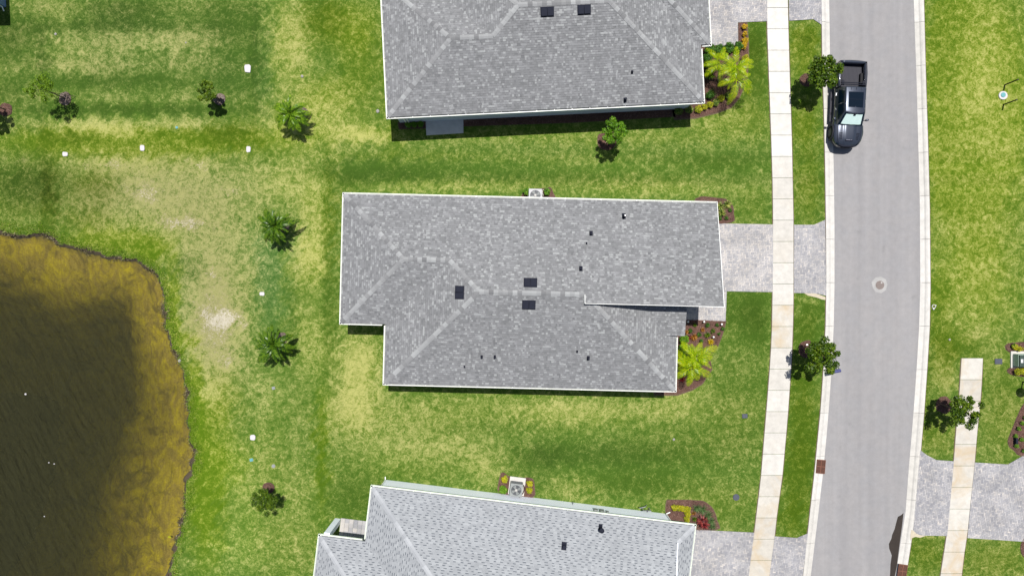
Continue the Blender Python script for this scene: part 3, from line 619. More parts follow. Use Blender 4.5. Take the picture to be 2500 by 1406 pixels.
# ------------------------------------------------------------------ houses
class House:
    def __init__(s, label, origin, ang, slope, roofmat, capmat, deckmat, wallmat, gutmat):
        s.o = origin; s.a = math.radians(ang); s.m = slope
        s.root = thing('house', label, 'house', (origin.x, origin.y, 0), 'single storey houses with shingled hip roofs')
        s.rm, s.cm, s.dm, s.wm, s.gm = roofmat, capmat, deckmat, wallmat, gutmat
        s.roof = None; s.seed = np.random.default_rng(int(abs(origin.x * 7)) + 3)
    def W(s, u, v, z=0.0):
        ca_, sa_ = math.cos(s.a), math.sin(s.a)
        return Vector((s.o.x + u * ca_ - v * sa_, s.o.y + u * sa_ + v * ca_, z))
    def start_roof(s, planes, z0=3.04):
        # deck slab
        mb = MB(); s.planes = []
        for poly, base, up, zb in planes:
            pl = clip_half(list(poly), up[0], up[1], up[0] * base[0] + up[1] * base[1] + .10) if zb is None else list(poly)
            zf = (lambda base, up, zb: (lambda u, v: (z0 if zb is None else zb) + s.mm(zb) * ((u - base[0]) * up[0] + (v - base[1]) * up[1])))(base, up, zb)
            s.planes.append((pl, base, up, zf, s.mm(zb)))
            vs = [s.W(u, v, zf(u, v)) for u, v in pl] + [s.W(u, v, zf(u, v) - .14) for u, v in pl]
            n = len(pl); ar = sum(pl[i - 1][0] * pl[i][1] - pl[i][0] * pl[i - 1][1] for i in range(n))
            top = tuple(range(n)); bot = tuple(range(n, 2 * n))
            if ar < 0: top = top[::-1]
            else: bot = bot[::-1]
            mb.add(vs, [top, bot] + [(i, (i + 1) % n, n + (i + 1) % n, n + i) for i in range(n)])
        s.roof = mb.build('roof', s.dm, s.root)
    def mm(s, zb): return s.m if zb is None else getattr(s, 'pm', s.m)
    def shingles(s, style):
        mb = MB(); R = s.seed
        for poly, base, up, zf, m in s.planes:
            e = (-up[1], up[0])
            st = [((u - base[0]) * e[0] + (v - base[1]) * e[1], (u - base[0]) * up[0] + (v - base[1]) * up[1]) for u, v in poly]
            tmax = max(q[1] for q in st); tmin = min(q[1] for q in st)
            exp = .143; t_ = tmin
            def W3(sx_, tx_, h):
                u = base[0] + e[0] * sx_ + up[0] * tx_; v = base[1] + e[1] * sx_ + up[1] * tx_
                return s.W(u, v, zf(u, v) + h)
            row = 0
            while t_ < tmax - .01:
                t1 = min(t_ + exp, tmax)
                band = clip_half(clip_half(st, 0, 1, t_), 0, -1, -t1)
                if len(band) < 3: t_ = t1; continue
                sa = min(q[0] for q in band); sb = max(q[0] for q in band)
                x = math.floor(sa) - R.uniform(0, .5); raised = True
                while x < sb:
                    raised = not raised
                    wd = R.choice([.10, .12, .15, .18, .24]) if style == 'dark' else (R.choice([.20, .24, .28]) if raised else R.choice([.17, .21, .25]))
                    x1 = x + wd
                    if x1 < sa + .005 or x > sb: x = x1; continue
                    if style == 'dark':
                        r_ = R.random()
                        tone = .92 + R.uniform(0, .08) if r_ < .11 else (.70 + R.uniform(0, .18) if r_ < .40 else (.35 + R.uniform(0, .35) if r_ < .85 else .18 + R.uniform(0, .2)))
                        dk = .02 + R.uniform(0, .25); dkw = .026 if R.random() < .75 else 0
                    else:
                        tone = .45 + R.uniform(0, .45); dk = R.uniform(0, .12); dkw = .040 if (not raised and R.random() < .9) else 0
                    h = .016 if raised else .009
                    for (ta, tb, tn, hh_) in ((t_, t1, tone, h), (t1 - dkw, t1 - .002, dk, h + .001)):
                        if tb - ta < .012: continue
                        xa, xb = (x, x1 - .002) if hh_ == h else (x + .01, x1 - .02)
                        cor = [(xa, ta), (xb, ta), (xb, tb), (xa, tb)]
                        full = all(inpoly(*q, st) for q in cor)
                        if not full:
                            cor = rect_clip(st, xa, xb, ta, tb)
                            if len(cor) < 3 or area(cor) < .0008: continue
                            if sum(cor[i - 1][0] * cor[i][1] - cor[i][0] * cor[i - 1][1] for i in range(len(cor))) < 0: cor = cor[::-1]
                        # tab: top slopes from its thick butt edge
                        top = [W3(a, b, hh_ * (1 - .5 * (b - t_) / exp) + (.001 if hh_ != h else 0)) for a, b in cor]
                        # orientation: (e, up) may be left handed in plan
                        if hh_ == h:
                            bot = [W3(a, b, 0) for a, b in cor]; n = len(cor)
                            fs = [tuple(range(n))] + [(i, n + i, n + (i + 1) % n, (i + 1) % n) for i in (range(n) if not full else (0, 1, 3))]
                            mb.add(top + bot, fs, tn)
                        else: mb.add(top, [tuple(range(len(top)))], tn)
                    x = x1
                t_ = t1; row += 1
        return mb.build('shingle', s.rm, s.roof, False, 'stuff')
    def zat(s, u, v):
        for poly, base, up, zf, m in s.planes:
            if inpoly(u, v, poly): return zf(u, v)
        return None
    def caps(s, lines):
        """ridge cap pieces along hip / ridge lines given as ((u,v,z),(u,v,z), fall)"""
        cache = {}
        for (a, b, fall) in lines:
            A_, B_2 = s.W(*a), s.W(*b); d = B_2 - A_; L = d.length; d.normalize()
            side = d.cross(Vector((0, 0, 1))).normalized(); upv = side.cross(d).normalized()
            if fall not in cache:
                m_ = MB(); hw = .15; l = .31; dr = hw * fall; th = .022
                vs = [(-hw, 0, -dr + th), (0, 0, th + .004), (hw, 0, -dr + th), (-hw, l, -dr + th * .4), (0, l, th * .4 + .002), (hw, l, -dr + th * .4),
                      (-hw, 0, -dr - .01), (hw, 0, -dr - .01), (-hw, l, -dr - .01), (hw, l, -dr - .01)]
                m_.add(vs, [(0, 1, 4, 3), (1, 2, 5, 4), (6, 7, 2, 1, 0), (6, 0, 3, 8), (7, 9, 5, 2), (8, 3, 4, 5, 9)])
                me = m_.mesh('ridge_cap'); me.materials.append(s.cm); cache[fall] = me
            n = int(L / .29)
            R3 = Matrix((side, d, upv)).transposed().to_4x4()
            for k in range(n):
                p = A_ + d * (k * L / n) + Vector((0, 0, .012))
                o = bpy.data.objects.new('ridge_cap', cache[fall]); COL.objects.link(o); o.parent = s.roof
                o.matrix_basis = Matrix.Translation(p) @ R3 @ Matrix.Rotation(s.seed.uniform(-.03, .03), 4, 'Z')
    def gutter(s, a, b, z=3.0, out=None, spacing=1.13, m0=True, m1=True):
        """U-channel along the eave a->b; the outside of the house is to the left of the direction a->b"""
        A_, B_2 = s.W(*a, z), s.W(*b, z); d = (B_2 - A_); L = d.length; d.normalize(); n = Vector((-d.y, d.x, 0))  # outward
        wd = .155
        def q(p, off, zz_): return p + n * off + Vector((0, 0, zz_))
        e0 = A_ - d * 0; e1 = B_2
        def sect(pa, pb, pts, mb):
            k = len(pts); vs = [q(pa, *t_) for t_ in pts] + [q(pb, *t_) for t_ in pts]
            mb.add(vs, [(i, (i + 1) % k, k + (i + 1) % k, k + i) for i in range(k)] + [tuple(range(k))[::-1], tuple(range(k, 2 * k))])
        mb = MB()
        sect(e0, e1, [(0, 0), (-.028, 0), (-.028, -.10), (-wd + .02, -.10), (-wd + .02, .0), (-wd - .006, .0), (-wd - .006, -.13), (0, -.13)], mb)
        g_ = mb.build('gutter', s.gm, s.root)
        mb = MB(); sect(e0 + d * .03, e1 - d * .03, [(-.03, -.05), (-wd + .022, -.05), (-wd + .022, -.098), (-.03, -.098)], mb); mb.build('gutter_trough', M['gutin'], g_)
        k = max(1, int(L / spacing))
        for i in range(k):
            c = A_ + d * ((i + .5) * L / k); mb = MB()
            Mx = Matrix.Translation(c) @ Matrix((d, n, Vector((0, 0, 1)))).transposed().to_4x4()
            mb.box((0, -wd / 2 - .01, .004), (.035, wd + .02, .014), Mx); mb.build('gutter_bracket', s.gm, g_)
        # fascia board below and behind
        mb = MB(); sect(e0, e1, [(-wd - .008, .02), (-wd - .03, .02), (-wd - .03, -.18), (-wd - .008, -.18)], mb); mb.build('fascia', M['white'], s.root)
    def walls(s, poly, ztop=2.86, soffit=None):
        mb = MB(); mb.prism([tuple(s.W(u, v)[:2]) for u, v in poly], -.1, ztop); o = mb.build('wall', s.wm, s.root)
        if soffit:
            mb = MB(); pl = [tuple(s.W(u, v)[:2]) for u, v in soffit]; mb.prism(pl, 2.84, 2.875, bottom=True); mb.build('soffit', M['white'], s.root)
        return o
    def boxvent(s, px, py, along=True, n=2, label=None):
        z = 3.0
        for _ in range(4):
            p = P(px, py, z); dx, dy = p.x - s.o.x, p.y - s.o.y; ca_, sa_ = math.cos(s.a), math.sin(s.a)
            u, v = dx * ca_ + dy * sa_, -dx * sa_ + dy * ca_; zz_ = s.zat(u, v); z = zz_ if zz_ else 4
        pl = [k for k in s.planes if inpoly(u, v, k[0])]
        up = pl[0][2] if pl else (0, 1); m = pl[0][4] if pl else s.m
        e = (up[1], -up[0]); E = s.W(u + e[0], v + e[1], z) - s.W(u, v, z); U = s.W(u + up[0], v + up[1], z + m) - s.W(u, v, z)
        E.normalize(); U.normalize(); Nn = E.cross(U).normalized()
        return Matrix.Translation(s.W(u, v, z)) @ Matrix((E, U, Nn)).transposed().to_4x4()
    def vent_box(s, px, py):
        Mx = s.boxvent(px, py); root = MB(); root.box((0, 0, .014), (.86, .62, .02), Mx)
        b = root.build('roof_vent', M['black'], s.root)
        for sx_ in (-.2, .2):
            mb = MB(); pts = [(-.185, -.24), (.185, -.24), (.185, .24), (-.185, .24)]
            hs = (.14, .14, .05, .05)
            vs = [Mx @ Vector((sx_ + x, y, .02)) for x, y in pts] + [Mx @ Vector((sx_ + x, y, h)) for (x, y), h in zip(pts, hs)]
            mb.add(vs, [(4, 5, 6, 7), (0, 1, 5, 4), (1, 2, 6, 5), (2, 3, 7, 6), (3, 0, 4, 7)])
            bevel(mb.build('vent_hood', M['black'], b), .02, 2)
    def pipe(s, px, py, h=.3, r=.045, open_=False, disc=False):
        Mx = s.boxvent(px, py); p = Mx.translation
        mb = MB(); mb.tube([p, p + Vector((0, 0, h))], r, 12); mb.box((0, 0, .012), (r * 3.0, r * 4.6, .012), Mx)
        mb.tube([p, p + Vector((0, 0, .09))], [r * 1.5, r * 1.05], 12)
        b = mb.build('vent_pipe', M['black'], s.root)
        if open_:
            mb = MB(); mb.tube([p + Vector((0, 0, h)), p + Vector((0, 0, h + .012))], r * .6, 10); mb.build('pipe_mouth', M['lampwhite'], b)
        if disc:
            mb = MB(); mb.tube([p + Vector((0, 0, h)), p + Vector((0, 0, h + .10)), p + Vector((0, 0, h + .16))], [r * 1.9, r * 1.9, r * .5], 14); mb.build('pipe_cap', M['black'], b)

# --- middle house
o = P(836, 470, 3)
Hm = House('grey shingled house in the middle with a garage roof stepping over its entry', Vector((o.x, o.y, 0)), -1.4, .30, M['roof_dark'], M['cap_dark'], M['deck_dark'], M['wall_white'], M['white'])
Hm.pm = .20
m = .30; z0 = 3.04
N_, S_, E_, W_ = (0, -1), (0, 1), (-1, 0), (1, 0)      # up-slope directions
pl = [([(0, 0), (24.7, 0), (24.7, -6.88), (15.95, -6.88), (15.95, -6.315), (9.275, -6.315), (7.31, -4.35), (4.35, -4.35)], (0, 0), N_, None),
      ([(0, 0), (4.35, -4.35), (0, -8.7)], (0, 0), W_, None),
      ([(0, -8.7), (4.35, -4.35), (7.31, -4.35), (2.96, -8.7)], (0, -8.7), S_, None),
      ([(2.96, -8.7), (7.31, -4.35), (9.275, -6.315), (2.96, -12.63)], (2.96, 0), W_, None),
      ([(2.96, -12.63), (9.275, -6.315), (16.035, -6.315), (22.35, -12.63)], (0, -12.63), S_, None),
      ([(22.35, -12.63), (16.035, -6.315), (16.3, -6.40), (19.65, -6.40), (21.32, -8.88), (22.35, -8.88)], (22.35, 0), E_, None),
      ([(21.32, -8.88), (22.72, -8.88), (22.72, -6.45), (19.68, -6.45)], (0, -8.88), S_, 3.35)]
# keep the garage rake free of the eave clip on other planes
Hm.start_roof(pl)
Hm.shingles('dark')
zr = z0 + m * 6.315; zw = z0 + m * 4.35; ht = m * .7071
Hm.caps([((0.15, -0.15, z0 + .05), (4.35, -4.35, zw), ht), ((.15, -8.55, z0 + .05), (4.35, -4.35, zw), ht), ((4.35, -4.35, zw), (7.31, -4.35, zw), m), ((7.31, -4.35, zw), (9.275, -6.315, zr), ht),
         ((3.11, -12.48, z0 + .05), (9.275, -6.315, zr), ht), ((9.275, -6.315, zr), (15.9, -6.315, zr), m), ((22.2, -12.48, z0 + .05), (16.55, -6.83, zr - .15), ht)])
for a, b in [((24.7, 0), (0, 0)), ((0, 0), (0, -8.7)), ((0, -8.7), (2.82, -8.7)), ((2.96, -8.7), (2.96, -12.63)), ((2.96, -12.63), (22.35, -12.63)), ((22.35, -12.63), (22.35, -8.98))]:
    A0, B0 = a, b
    # gutters need the outside on the left of a->b: west side runs south, south side runs east, east side runs north
    Hm.gutter(b, a)
Hm.gutter((22.72, -8.88), (21.25, -8.88), z=3.31)
Hm.walls([(.45, -.45), (24.3, -.45), (24.3, -6.5), (21.0, -6.5), (21.0, -8.6), (21.9, -8.6), (21.9, -12.2), (3.4, -12.2), (3.4, -8.25), (.45, -8.25)], soffit=[(.13, -.13), (24.6, -.13), (24.6, -6.7), (22.2, -6.7), (22.2, -12.5), (3.1, -12.5), (3.1, -8.57), (.13, -8.57)])
mb = MB(); vs = [Hm.W(24.3, -.45, 2.8), Hm.W(24.3, -6.5, 2.8), Hm.W(24.3, -6.5, zr + .03 - .14), Hm.W(24.3, -.45, 3.0), Hm.W(16.2, -6.5, 2.8), Hm.W(16.2, -6.5, zr + .03 - .14)]
mb.add(vs, [(0, 1, 2, 3)[::-1], (1, 4, 5, 2)[::-1]]); mb.build('gable_wall', M['wall_white'], Hm.root)
# white drip edge on the garage rake and high edge
mb = MB()
for a, b in (((24.705, 0), (24.705, -6.885)), ((24.70, -6.885), (15.94, -6.885)), ((15.945, -6.885), (15.945, -6.32))):
    za = z0 + m * -a[1]; zb = z0 + m * -b[1]; A0, B0 = Hm.W(*a, za), Hm.W(*b, zb); d = (B0 - A0).normalized(); n = d.cross(Vector((0, 0, 1))).normalized() * .014
    if a[0] > 24 and b[0] > 24: n = -n
    vs = [A0 - n + Vector((0, 0, .022)), A0 + n + Vector((0, 0, .022)), A0 + n - Vector((0, 0, .17)), A0 - n - Vector((0, 0, .17))]
    vs += [p + (B0 - A0) for p in vs]
    mb.add(vs, [(0, 1, 5, 4), (1, 2, 6, 5), (2, 3, 7, 6), (3, 0, 4, 7), (0, 3, 2, 1), (4, 5, 6, 7)])
mb.build('drip_edge', M['white'], Hm.root)
for x, y in ((1295, 690), (1291, 744)): Hm.vent_box(x, y)
Hm.vent_box(1122, 714)
for x, y, h, r in ((1443, 567, .22, .075), (1432, 591, .2, .035), (1418, 653, .25, .075), (1176, 868, .35, .05), (1208, 868, .35, .05), (1134, 892, .15, .035), (1409, 855, .2, .04), (1436, 871, .35, .065)):
    Hm.pipe(x, y + 3, h, r)
Hm.pipe(1523, 528, .55, .085, open_=True)

# --- upper house
o = P(943, 291, 3)
Ht = House('grey shingled house at the top with a long shadow along its lower side', Vector((o.x, o.y, 0)), 2.8, .30, M['roof_dark'], M['cap_dark'], M['deck_dark'], M['wall_grey'], M['white'])
pl = [([(0, 0), (21.05, 0), (14.75, 6.3), (9.0, 6.3), (7.3, 4.6), (4.6, 4.6)], (0, 0), S_, None),
      ([(0, 0), (4.6, 4.6), (0, 9.2)], (0, 0), W_, None),
      ([(0, 9.2), (4.6, 4.6), (7.3, 4.6), (2.7, 9.2)], (0, 9.2), N_, None),
      ([(2.7, 9.2), (7.3, 4.6), (9.0, 6.3), (2.7, 12.6)], (2.7, 0), W_, None),
      ([(2.7, 12.6), (9.0, 6.3), (14.75, 6.3), (16.625, 8.175), (17.255, 8.175), (21.68, 12.6)], (0, 12.6), N_, None),
      ([(21.05, 0), (21.05, 3.75), (16.625, 8.175), (14.75, 6.3)], (21.05, 0), E_, None),
      ([(21.05, 3.75), (21.68, 3.75), (17.255, 8.175), (16.625, 8.175)], (0, 3.75), S_, None),
      ([(21.68, 3.75), (21.68, 12.6), (17.255, 8.175)], (21.68, 0), E_, None)]
Ht.start_roof(pl); Ht.shingles('dark')
zr = z0 + m * 6.3; zw = z0 + m * 4.6; z3 = z0 + m * 4.425
Ht.caps([((.15, .15, z0 + .05), (4.6, 4.6, zw), ht), ((.15, 9.05, z0 + .05), (4.6, 4.6, zw), ht), ((4.6, 4.6, zw), (7.3, 4.6, zw), m), ((7.3, 4.6, zw), (9.0, 6.3, zr), ht), ((2.85, 12.45, z0 + .05), (9, 6.3, zr), ht),
         ((9.0, 6.3, zr), (14.75, 6.3, zr), m), ((20.9, .15, z0 + .05), (14.75, 6.3, zr), ht), ((21.53, 3.9, z0 + .05), (17.255, 8.175, z3), ht), ((16.625, 8.175, z3), (14.75, 6.3, zr), ht), ((16.625, 8.175, z3), (17.255, 8.175, z3), m)])
for a, b in [((0, 0), (21.05, 0)), ((21.05, 0), (21.05, 3.62)), ((21.05, 3.75), (21.68, 3.75)), ((21.68, 3.75), (21.68, 12.6)), ((21.68, 12.6), (2.7, 12.6)), ((2.7, 12.6), (2.7, 9.2)), ((2.7, 9.2), (0, 9.2)), ((0, 9.2), (0, 0))]:
    Ht.gutter(b, a)
Ht.walls([(.45, .45), (20.6, .45), (20.6, 4.2), (21.2, 4.2), (21.2, 12.15), (3.15, 12.15), (3.15, 8.75), (.45, 8.75)], soffit=[(.13, .13), (20.9, .13), (20.9, 3.9), (21.5, 3.9), (21.5, 12.4), (2.9, 12.4), (2.9, 9.0), (.13, 9.0)])
Ht.vent_box(1336, 30); Ht.vent_box(1426, 25)
Ht.pipe(1543, 177, .25, .05); Ht.pipe(1526, 245, .4, .07)

# --- lower house
o = P(905, 1183, 3)
Hl = House('pale grey shingled house at the bottom with its white side wall showing', Vector((o.x, o.y, 0)), -6.9, .35, M['roof_light'], M['cap_light'], M['deck_light'], M['wall_white'], M['greengut'])
pl = [([(0, 0), (21.65, 0), (20.4, -1.25), (20.4, -6.3), (6.3, -6.3)], (0, 0), N_, None),
      ([(0, 0), (6.3, -6.3), (4.49, -8.11), (0, -3.62)], (0, 0), W_, None),
      ([(-3.05, -3.62), (0, -3.62), (4.49, -8.11), (1.44, -8.11)], (0, -3.62), N_, None),
      ([(-3.05, -3.62), (1.44, -8.11), (-3.05, -12.6)], (-3.05, 0), W_, None),
      ([(-3.05, -12.6), (1.44, -8.11), (4.49, -8.11), (6.3, -6.3), (20.4, -6.3), (20.4, -11.35), (21.65, -12.6)], (0, -12.6), S_, None),
      ([(21.65, 0), (21.65, -12.6), (20.4, -11.35), (20.4, -1.25)], (21.65, 0), E_, None)]
Hl.start_roof(pl); Hl.shingles('light')
m = .35; ht = m * .7071; zr = z0 + m * 6.3; zw = z0 + m * 4.49
Hl.caps([((.15, -.15, z0 + .05), (6.3, -6.3, zr), ht), ((-2.9, -3.77, z0 + .05), (1.44, -8.11, zw), ht), ((-2.9, -12.45, z0 + .05), (1.44, -8.11, zw), ht), ((1.44, -8.11, zw), (4.49, -8.11, zw), m), ((4.49, -8.11, zw), (6.3, -6.3, zr), ht),
         ((6.3, -6.3, zr), (20.3, -6.3, zr), m), ((21.5, -.15, z0 + .05), (20.45, -1.2, z0 + m * 1.22), ht), ((21.5, -12.45, z0 + .05), (20.45, -11.4, z0 + m * 1.22), ht)])
for a, b in [((0, 0), (21.65, 0)), ((21.65, 0), (21.65, -12.6)), ((21.65, -12.6), (-3.05, -12.6)), ((-3.05, -12.6), (-3.05, -3.62)), ((-3.05, -3.62), (-.13, -3.62)), ((0, -3.62), (0, 0))]:
    Hl.gutter(a, b)
Hl.walls([(.45, -.45), (20.35, -.45), (20.35, -12.15), (-.2, -12.15), (-.2, -6.2), (.45, -6.2)], soffit=[(.13, -.13), (21.5, -.13), (21.5, -12.4), (-2.9, -12.4), (-2.9, -3.75), (.13, -3.75)])
mb = MB(); vs = [Hl.W(20.36, -1.25, 3), Hl.W(20.36, -11.35, 3), Hl.W(20.36, -11.35, z0 + m * 1.25), Hl.W(20.36, -6.3, zr - .1), Hl.W(20.36, -1.25, z0 + m * 1.25)]
mb.add(vs, [(0, 1, 2, 3, 4)]); mb.build('gable_wall', M['wall_white'], Hl.root)
mb = MB()
for v0, v1, a_, b_ in ((-1.2, -6.3, z0 + m * 1.2, zr), (-6.3, -11.4, zr, z0 + m * 1.2)):
    A0, B0 = Hl.W(20.43, v0, a_ + .02), Hl.W(20.43, v1, b_ + .02); n = (Hl.W(1, 0) - Hl.W(0, 0)) * .03
    vs = [A0 - n, A0 + n, A0 + n - Vector((0, 0, .2)), A0 - n - Vector((0, 0, .2))]; vs += [p + (B0 - A0) for p in vs]
    mb.add(vs, [(0, 1, 5, 4), (1, 2, 6, 5), (2, 3, 7, 6), (3, 0, 4, 7)])
mb.build('rake_trim', M['wall_white'], Hl.root)
Hl.pipe(1466, 1286, .62, .085, disc=True); Hl.pipe(1377, 1332, .22, .11)
# porch column, patio and downspouts of the lower house
mb = MB()
c0 = P(829, 1292, 0)
mb.prism([tuple(Hl.W(*q)[:2]) for q in [(-2.72, -3.55), (-2.32, -3.55), (-2.32, -3.95), (-2.72, -3.95)]], 0, 2.85); bevel(mb.build('porch_column', M['wall_white'], Hl.root), .02)
def downspout(H_, u, v, zt=2.9, kick=(.25, 0)):
    a = H_.W(u, v, zt); b = H_.W(u, v, .25); c = H_.W(u + kick[0], v + kick[1], .08)
    mb = MB(); mb.tube([a, b, c], .045, 4); bevel(mb.build('downspout', M['white'], H_.root), .01)
downspout(Hl, .5, -.39, kick=(-.05, .16)); downspout(Hl, 20.30, -.39, kick=(.3, .1)); downspout(Ht, .9, .39, kick=(0, -.3)); downspout(Ht, 1.1, .39, kick=(0, -.25)); downspout(Hm, 3.6, -12.26, kick=(0, -.2))
# patio pavers
def patio(H_, corners, nu, nv, mat, label, name='patio', zt=.05, kind='structure'):
    root = bpy.data.objects.new(name, None); COL.objects.link(root); root['kind'] = kind
    (u0, v0), (u1, v1) = corners
    for i in range(nu):
        for j in range(nv):
            a, b = u0 + (u1 - u0) * i / nu, u0 + (u1 - u0) * (i + 1) / nu; c, d = v0 + (v1 - v0) * j / nv, v0 + (v1 - v0) * (j + 1) / nv
            g = .006; mb = MB(); mb.prism([tuple(H_.W(*q)[:2]) for q in [(a + g, c + g), (b - g, c + g), (b - g, d - g), (a + g, d - g)]], -.03, zt + RND.uniform(-.003, .003), RND.random())
            mb.build('paving_slab', mat, root)
    return root
patio(Hl, ((-2.3, -3.5), (.45, -6.1)), 9, 9, M['paver'], '')
# ground slab by the upper house
root = bpy.data.objects.new('patio', None); COL.objects.link(root); root['kind'] = 'structure'
q0 = [(1038, 262), (1131, 258), (1131.5, 325.5), (1041, 331)]
mb = MB(); mb.prism([tuple(G(*q)[:2]) for q in q0], -.05, .07); bevel(mb.build('paving_slab', M['pad'], root), .01)
# retractable awning arms / hose reel seen against the wall
# meters and pipes on the lower house wall
def wallitems():
    t_ = thing('electric_meter', 'grey electric meter boxes on the white side wall of the bottom house', 'meter', Hl.W(15.4, -.3, 1.5))
    for i, (du, w_, h_, d_) in enumerate(((0, .28, .42, .16), (.42, .30, .55, .14), (.80, .18, .3, .12))):
        c = Hl.W(15.2 + du, -.45 + d_ / 2 + .01, 1.45); Mx = Matrix.Translation(c) @ Matrix.Rotation(Hl.a, 4, 'Z')
        mb = MB(); mb.box((0, 0, 0), (w_, d_, h_), Mx); b = bevel(mb.build('meter_box', M['ac'], t_), .015)
        mb = MB(); mb.tube([c + Vector((0, 0, h_ / 2)), c + Vector((0, 0, h_ / 2 + .5))], .03, 8); mb.build('conduit', M['fan'], b)
    t_ = thing('backflow_valve', 'grey pipe loops and valve beside the right end of the bottom house wall', 'water valve', Hl.W(18.8, -.2, 0))
    mb = MB(); a = Hl.W(18.6, -.22, .05); b = Hl.W(18.6, -.22, .75); c = Hl.W(19.1, -.18, .75); d = Hl.W(19.1, -.18, .05)
    mb.tube([a, b, c, d], .04, 8); mb.build('pipe', M['ac'], t_)
    mb = MB(); mb.tube([Hl.W(18.4, -.2, .1), Hl.W(18.35, -.1, .6), Hl.W(18.7, .02, .6), Hl.W(18.9, 0, .1)], .03, 8); mb.build('pipe', M['ac'], t_)
    mb = MB(); mb.tube([Hl.W(18.8, -.2, .72), Hl.W(18.9, -.2, .72)], .08, 10); mb.build('valve', M['fan'], t_)
    t_ = thing('hose_bib', 'small dark hose tap on the white wall left of the meter boxes', 'tap', Hl.W(13.7, -.35, .5))
    mb = MB(); mb.tube([Hl.W(13.7, -.45, .5), Hl.W(13.7, -.3, .5), Hl.W(13.7, -.28, .38)], .02, 6); mb.build('spout', M['fan'], t_)
    mb = MB(); mb.disc(tuple(Hl.W(13.7, -.33)[:2]), .04, .53, .55, 10); mb.build('handle', M['fan'], t_)
wallitems()

# corner of one more house past the upper left of the frame
o = G(-16, 33)
Hn = House('blue walled house corner with a white downspout at the upper left edge', Vector((o.x, o.y, 0)), 2.0, .30, M['roof_light'], M['cap_light'], M['deck_light'], M['wall_blue'], M['white'])
Hn.o = Vector((G(31, 33).x, G(31, 33).y, 0))
Hn.root.location = Hn.o
Hn.start_roof([([(0, 0), (-14, 0), (-7, 7)], (0, 0), S_, None), ([(0, 0), (0, 14), (-7, 7)], (0, 0), E_, None), ([(0, 14), (-14, 14), (-7, 7)], (0, 14), N_, None), ([(-14, 0), (-14, 14), (-7, 7)], (-14, 0), W_, None)])
Hn.gutter((0, 0), (-14, 0)); Hn.gutter((0, 14), (0, 0))
Hn.walls([(-.45, .45), (-13.5, .45), (-13.5, 13.5), (-.45, 13.5)])
downspout(Hn, -.55, .38, kick=(0, -.25))
Hn.shingles('light')

# ------------------------------------------------------------------ mulch beds
def bed(pts, label, mat='mulch', chips=260, cat='flower bed', smooth=True, z=.035):
    """irregular mulch bed outlined in photograph pixels (ground plan)"""
    if smooth:
        out = []
        for i in range(len(pts)):
            a, b, c, d = [Vector(pts[(i + k) % len(pts)]) for k in (-1, 0, 1, 2)]
            for k in range(3):
                t_ = k / 3; q = .5 * ((2 * b) + (c - a) * t_ + (2 * a - 5 * b + 4 * c - d) * t_ ** 2 + (3 * b - a - 3 * c + d) * t_ ** 3)
                out.append((q.x + RND.uniform(-.5, .5), q.y + RND.uniform(-.5, .5)))
        pts = out
    poly = [tuple(G(x, y)[:2]) for x, y in pts]
    cx = sum(p[0] for p in poly) / len(poly); cy = sum(p[1] for p in poly) / len(poly)
    root = thing('mulch_bed', label, cat, (cx, cy, 0))
    mb = MB(); mb.prism([(cx + (x - cx) * 1.04, cy + (y - cy) * 1.04) for x, y in poly], -.04, .012); mb.build('soil_edge', M['soil'], root)
    mb = MB(); mb.prism(poly, -.03, z, .45)
    xs_ = [p[0] for p in poly]; ys_ = [p[1] for p in poly]
    n = int(chips * (max(xs_) - min(xs_)) * (max(ys_) - min(ys_)))
    for _ in range(min(n, 5000)):
        x, y = RND.uniform(min(xs_), max(xs_)), RND.uniform(min(ys_), max(ys_))
        if not inpoly(x, y, poly): continue
        a = RND.uniform(0, 6.28); l = RND.uniform(.02, .05); w_ = RND.uniform(.007, .016); tl = RND.uniform(-.02, .02); ca_, sa_ = math.cos(a), math.sin(a); zz_ = z + .02
        mb.face([(x - ca_ * l + sa_ * w_, y - sa_ * l - ca_ * w_, zz_ - tl), (x + ca_ * l + sa_ * w_, y + sa_ * l - ca_ * w_, zz_ + tl), (x + ca_ * l - sa_ * w_, y + sa_ * l + ca_ * w_, zz_ + tl), (x - ca_ * l - sa_ * w_, y - sa_ * l + ca_ * w_, zz_ - tl)], RND.random())
    mb.build('mulch', M[mat], root, False, 'stuff')
    return root
def ring(px, py, r, label, mat='mulch', ry=None):
    ry = ry or r
    return bed([(px + r * RND.uniform(.9, 1.1) * math.cos(k * .6283), py + ry * RND.uniform(.9, 1.1) * math.sin(k * .6283)) for k in range(10)], label, mat)

bed([(1660, 781), (1700, 779), (1771, 784), (1768, 800), (1762, 820), (1750, 850), (1731, 870), (1738, 900), (1715, 935), (1690, 950), (1655, 962), (1600, 962), (1600, 800)], 'brown mulch bed with small plants beside the entry of the middle house', smooth=False)
bed([(1700, 486), (1752, 484), (1778, 490), (1789, 505), (1790, 522), (1785, 543), (1700, 545)], 'rounded mulch bed at the garage corner of the middle house')
bed([(1276, 474), (1284, 462), (1300, 462), (1330, 460), (1343, 458), (1349, 470), (1350, 488), (1276, 486)], 'mulch strip round the air conditioner of the middle house')
bed([(1802, 57), (1822, 57), (1826, 110), (1826, 150), (1822, 200), (1803, 240), (1784, 262), (1750, 275), (1700, 287), (1650, 290), (1645, 262), (1700, 240), (1700, 110), (1802, 112)], 'mulch bed with palms wrapping the right corner of the top house', smooth=False)
bed([(1131, 293), (1640, 268), (1640, 286), (1400, 300), (1131, 309)], 'long shaded mulch strip under the lower wall of the top house', smooth=False)
bed([(972, 299), (1040, 296), (1040, 314), (975, 316)], 'small shaded mulch bed at the left end of the top house', smooth=False)
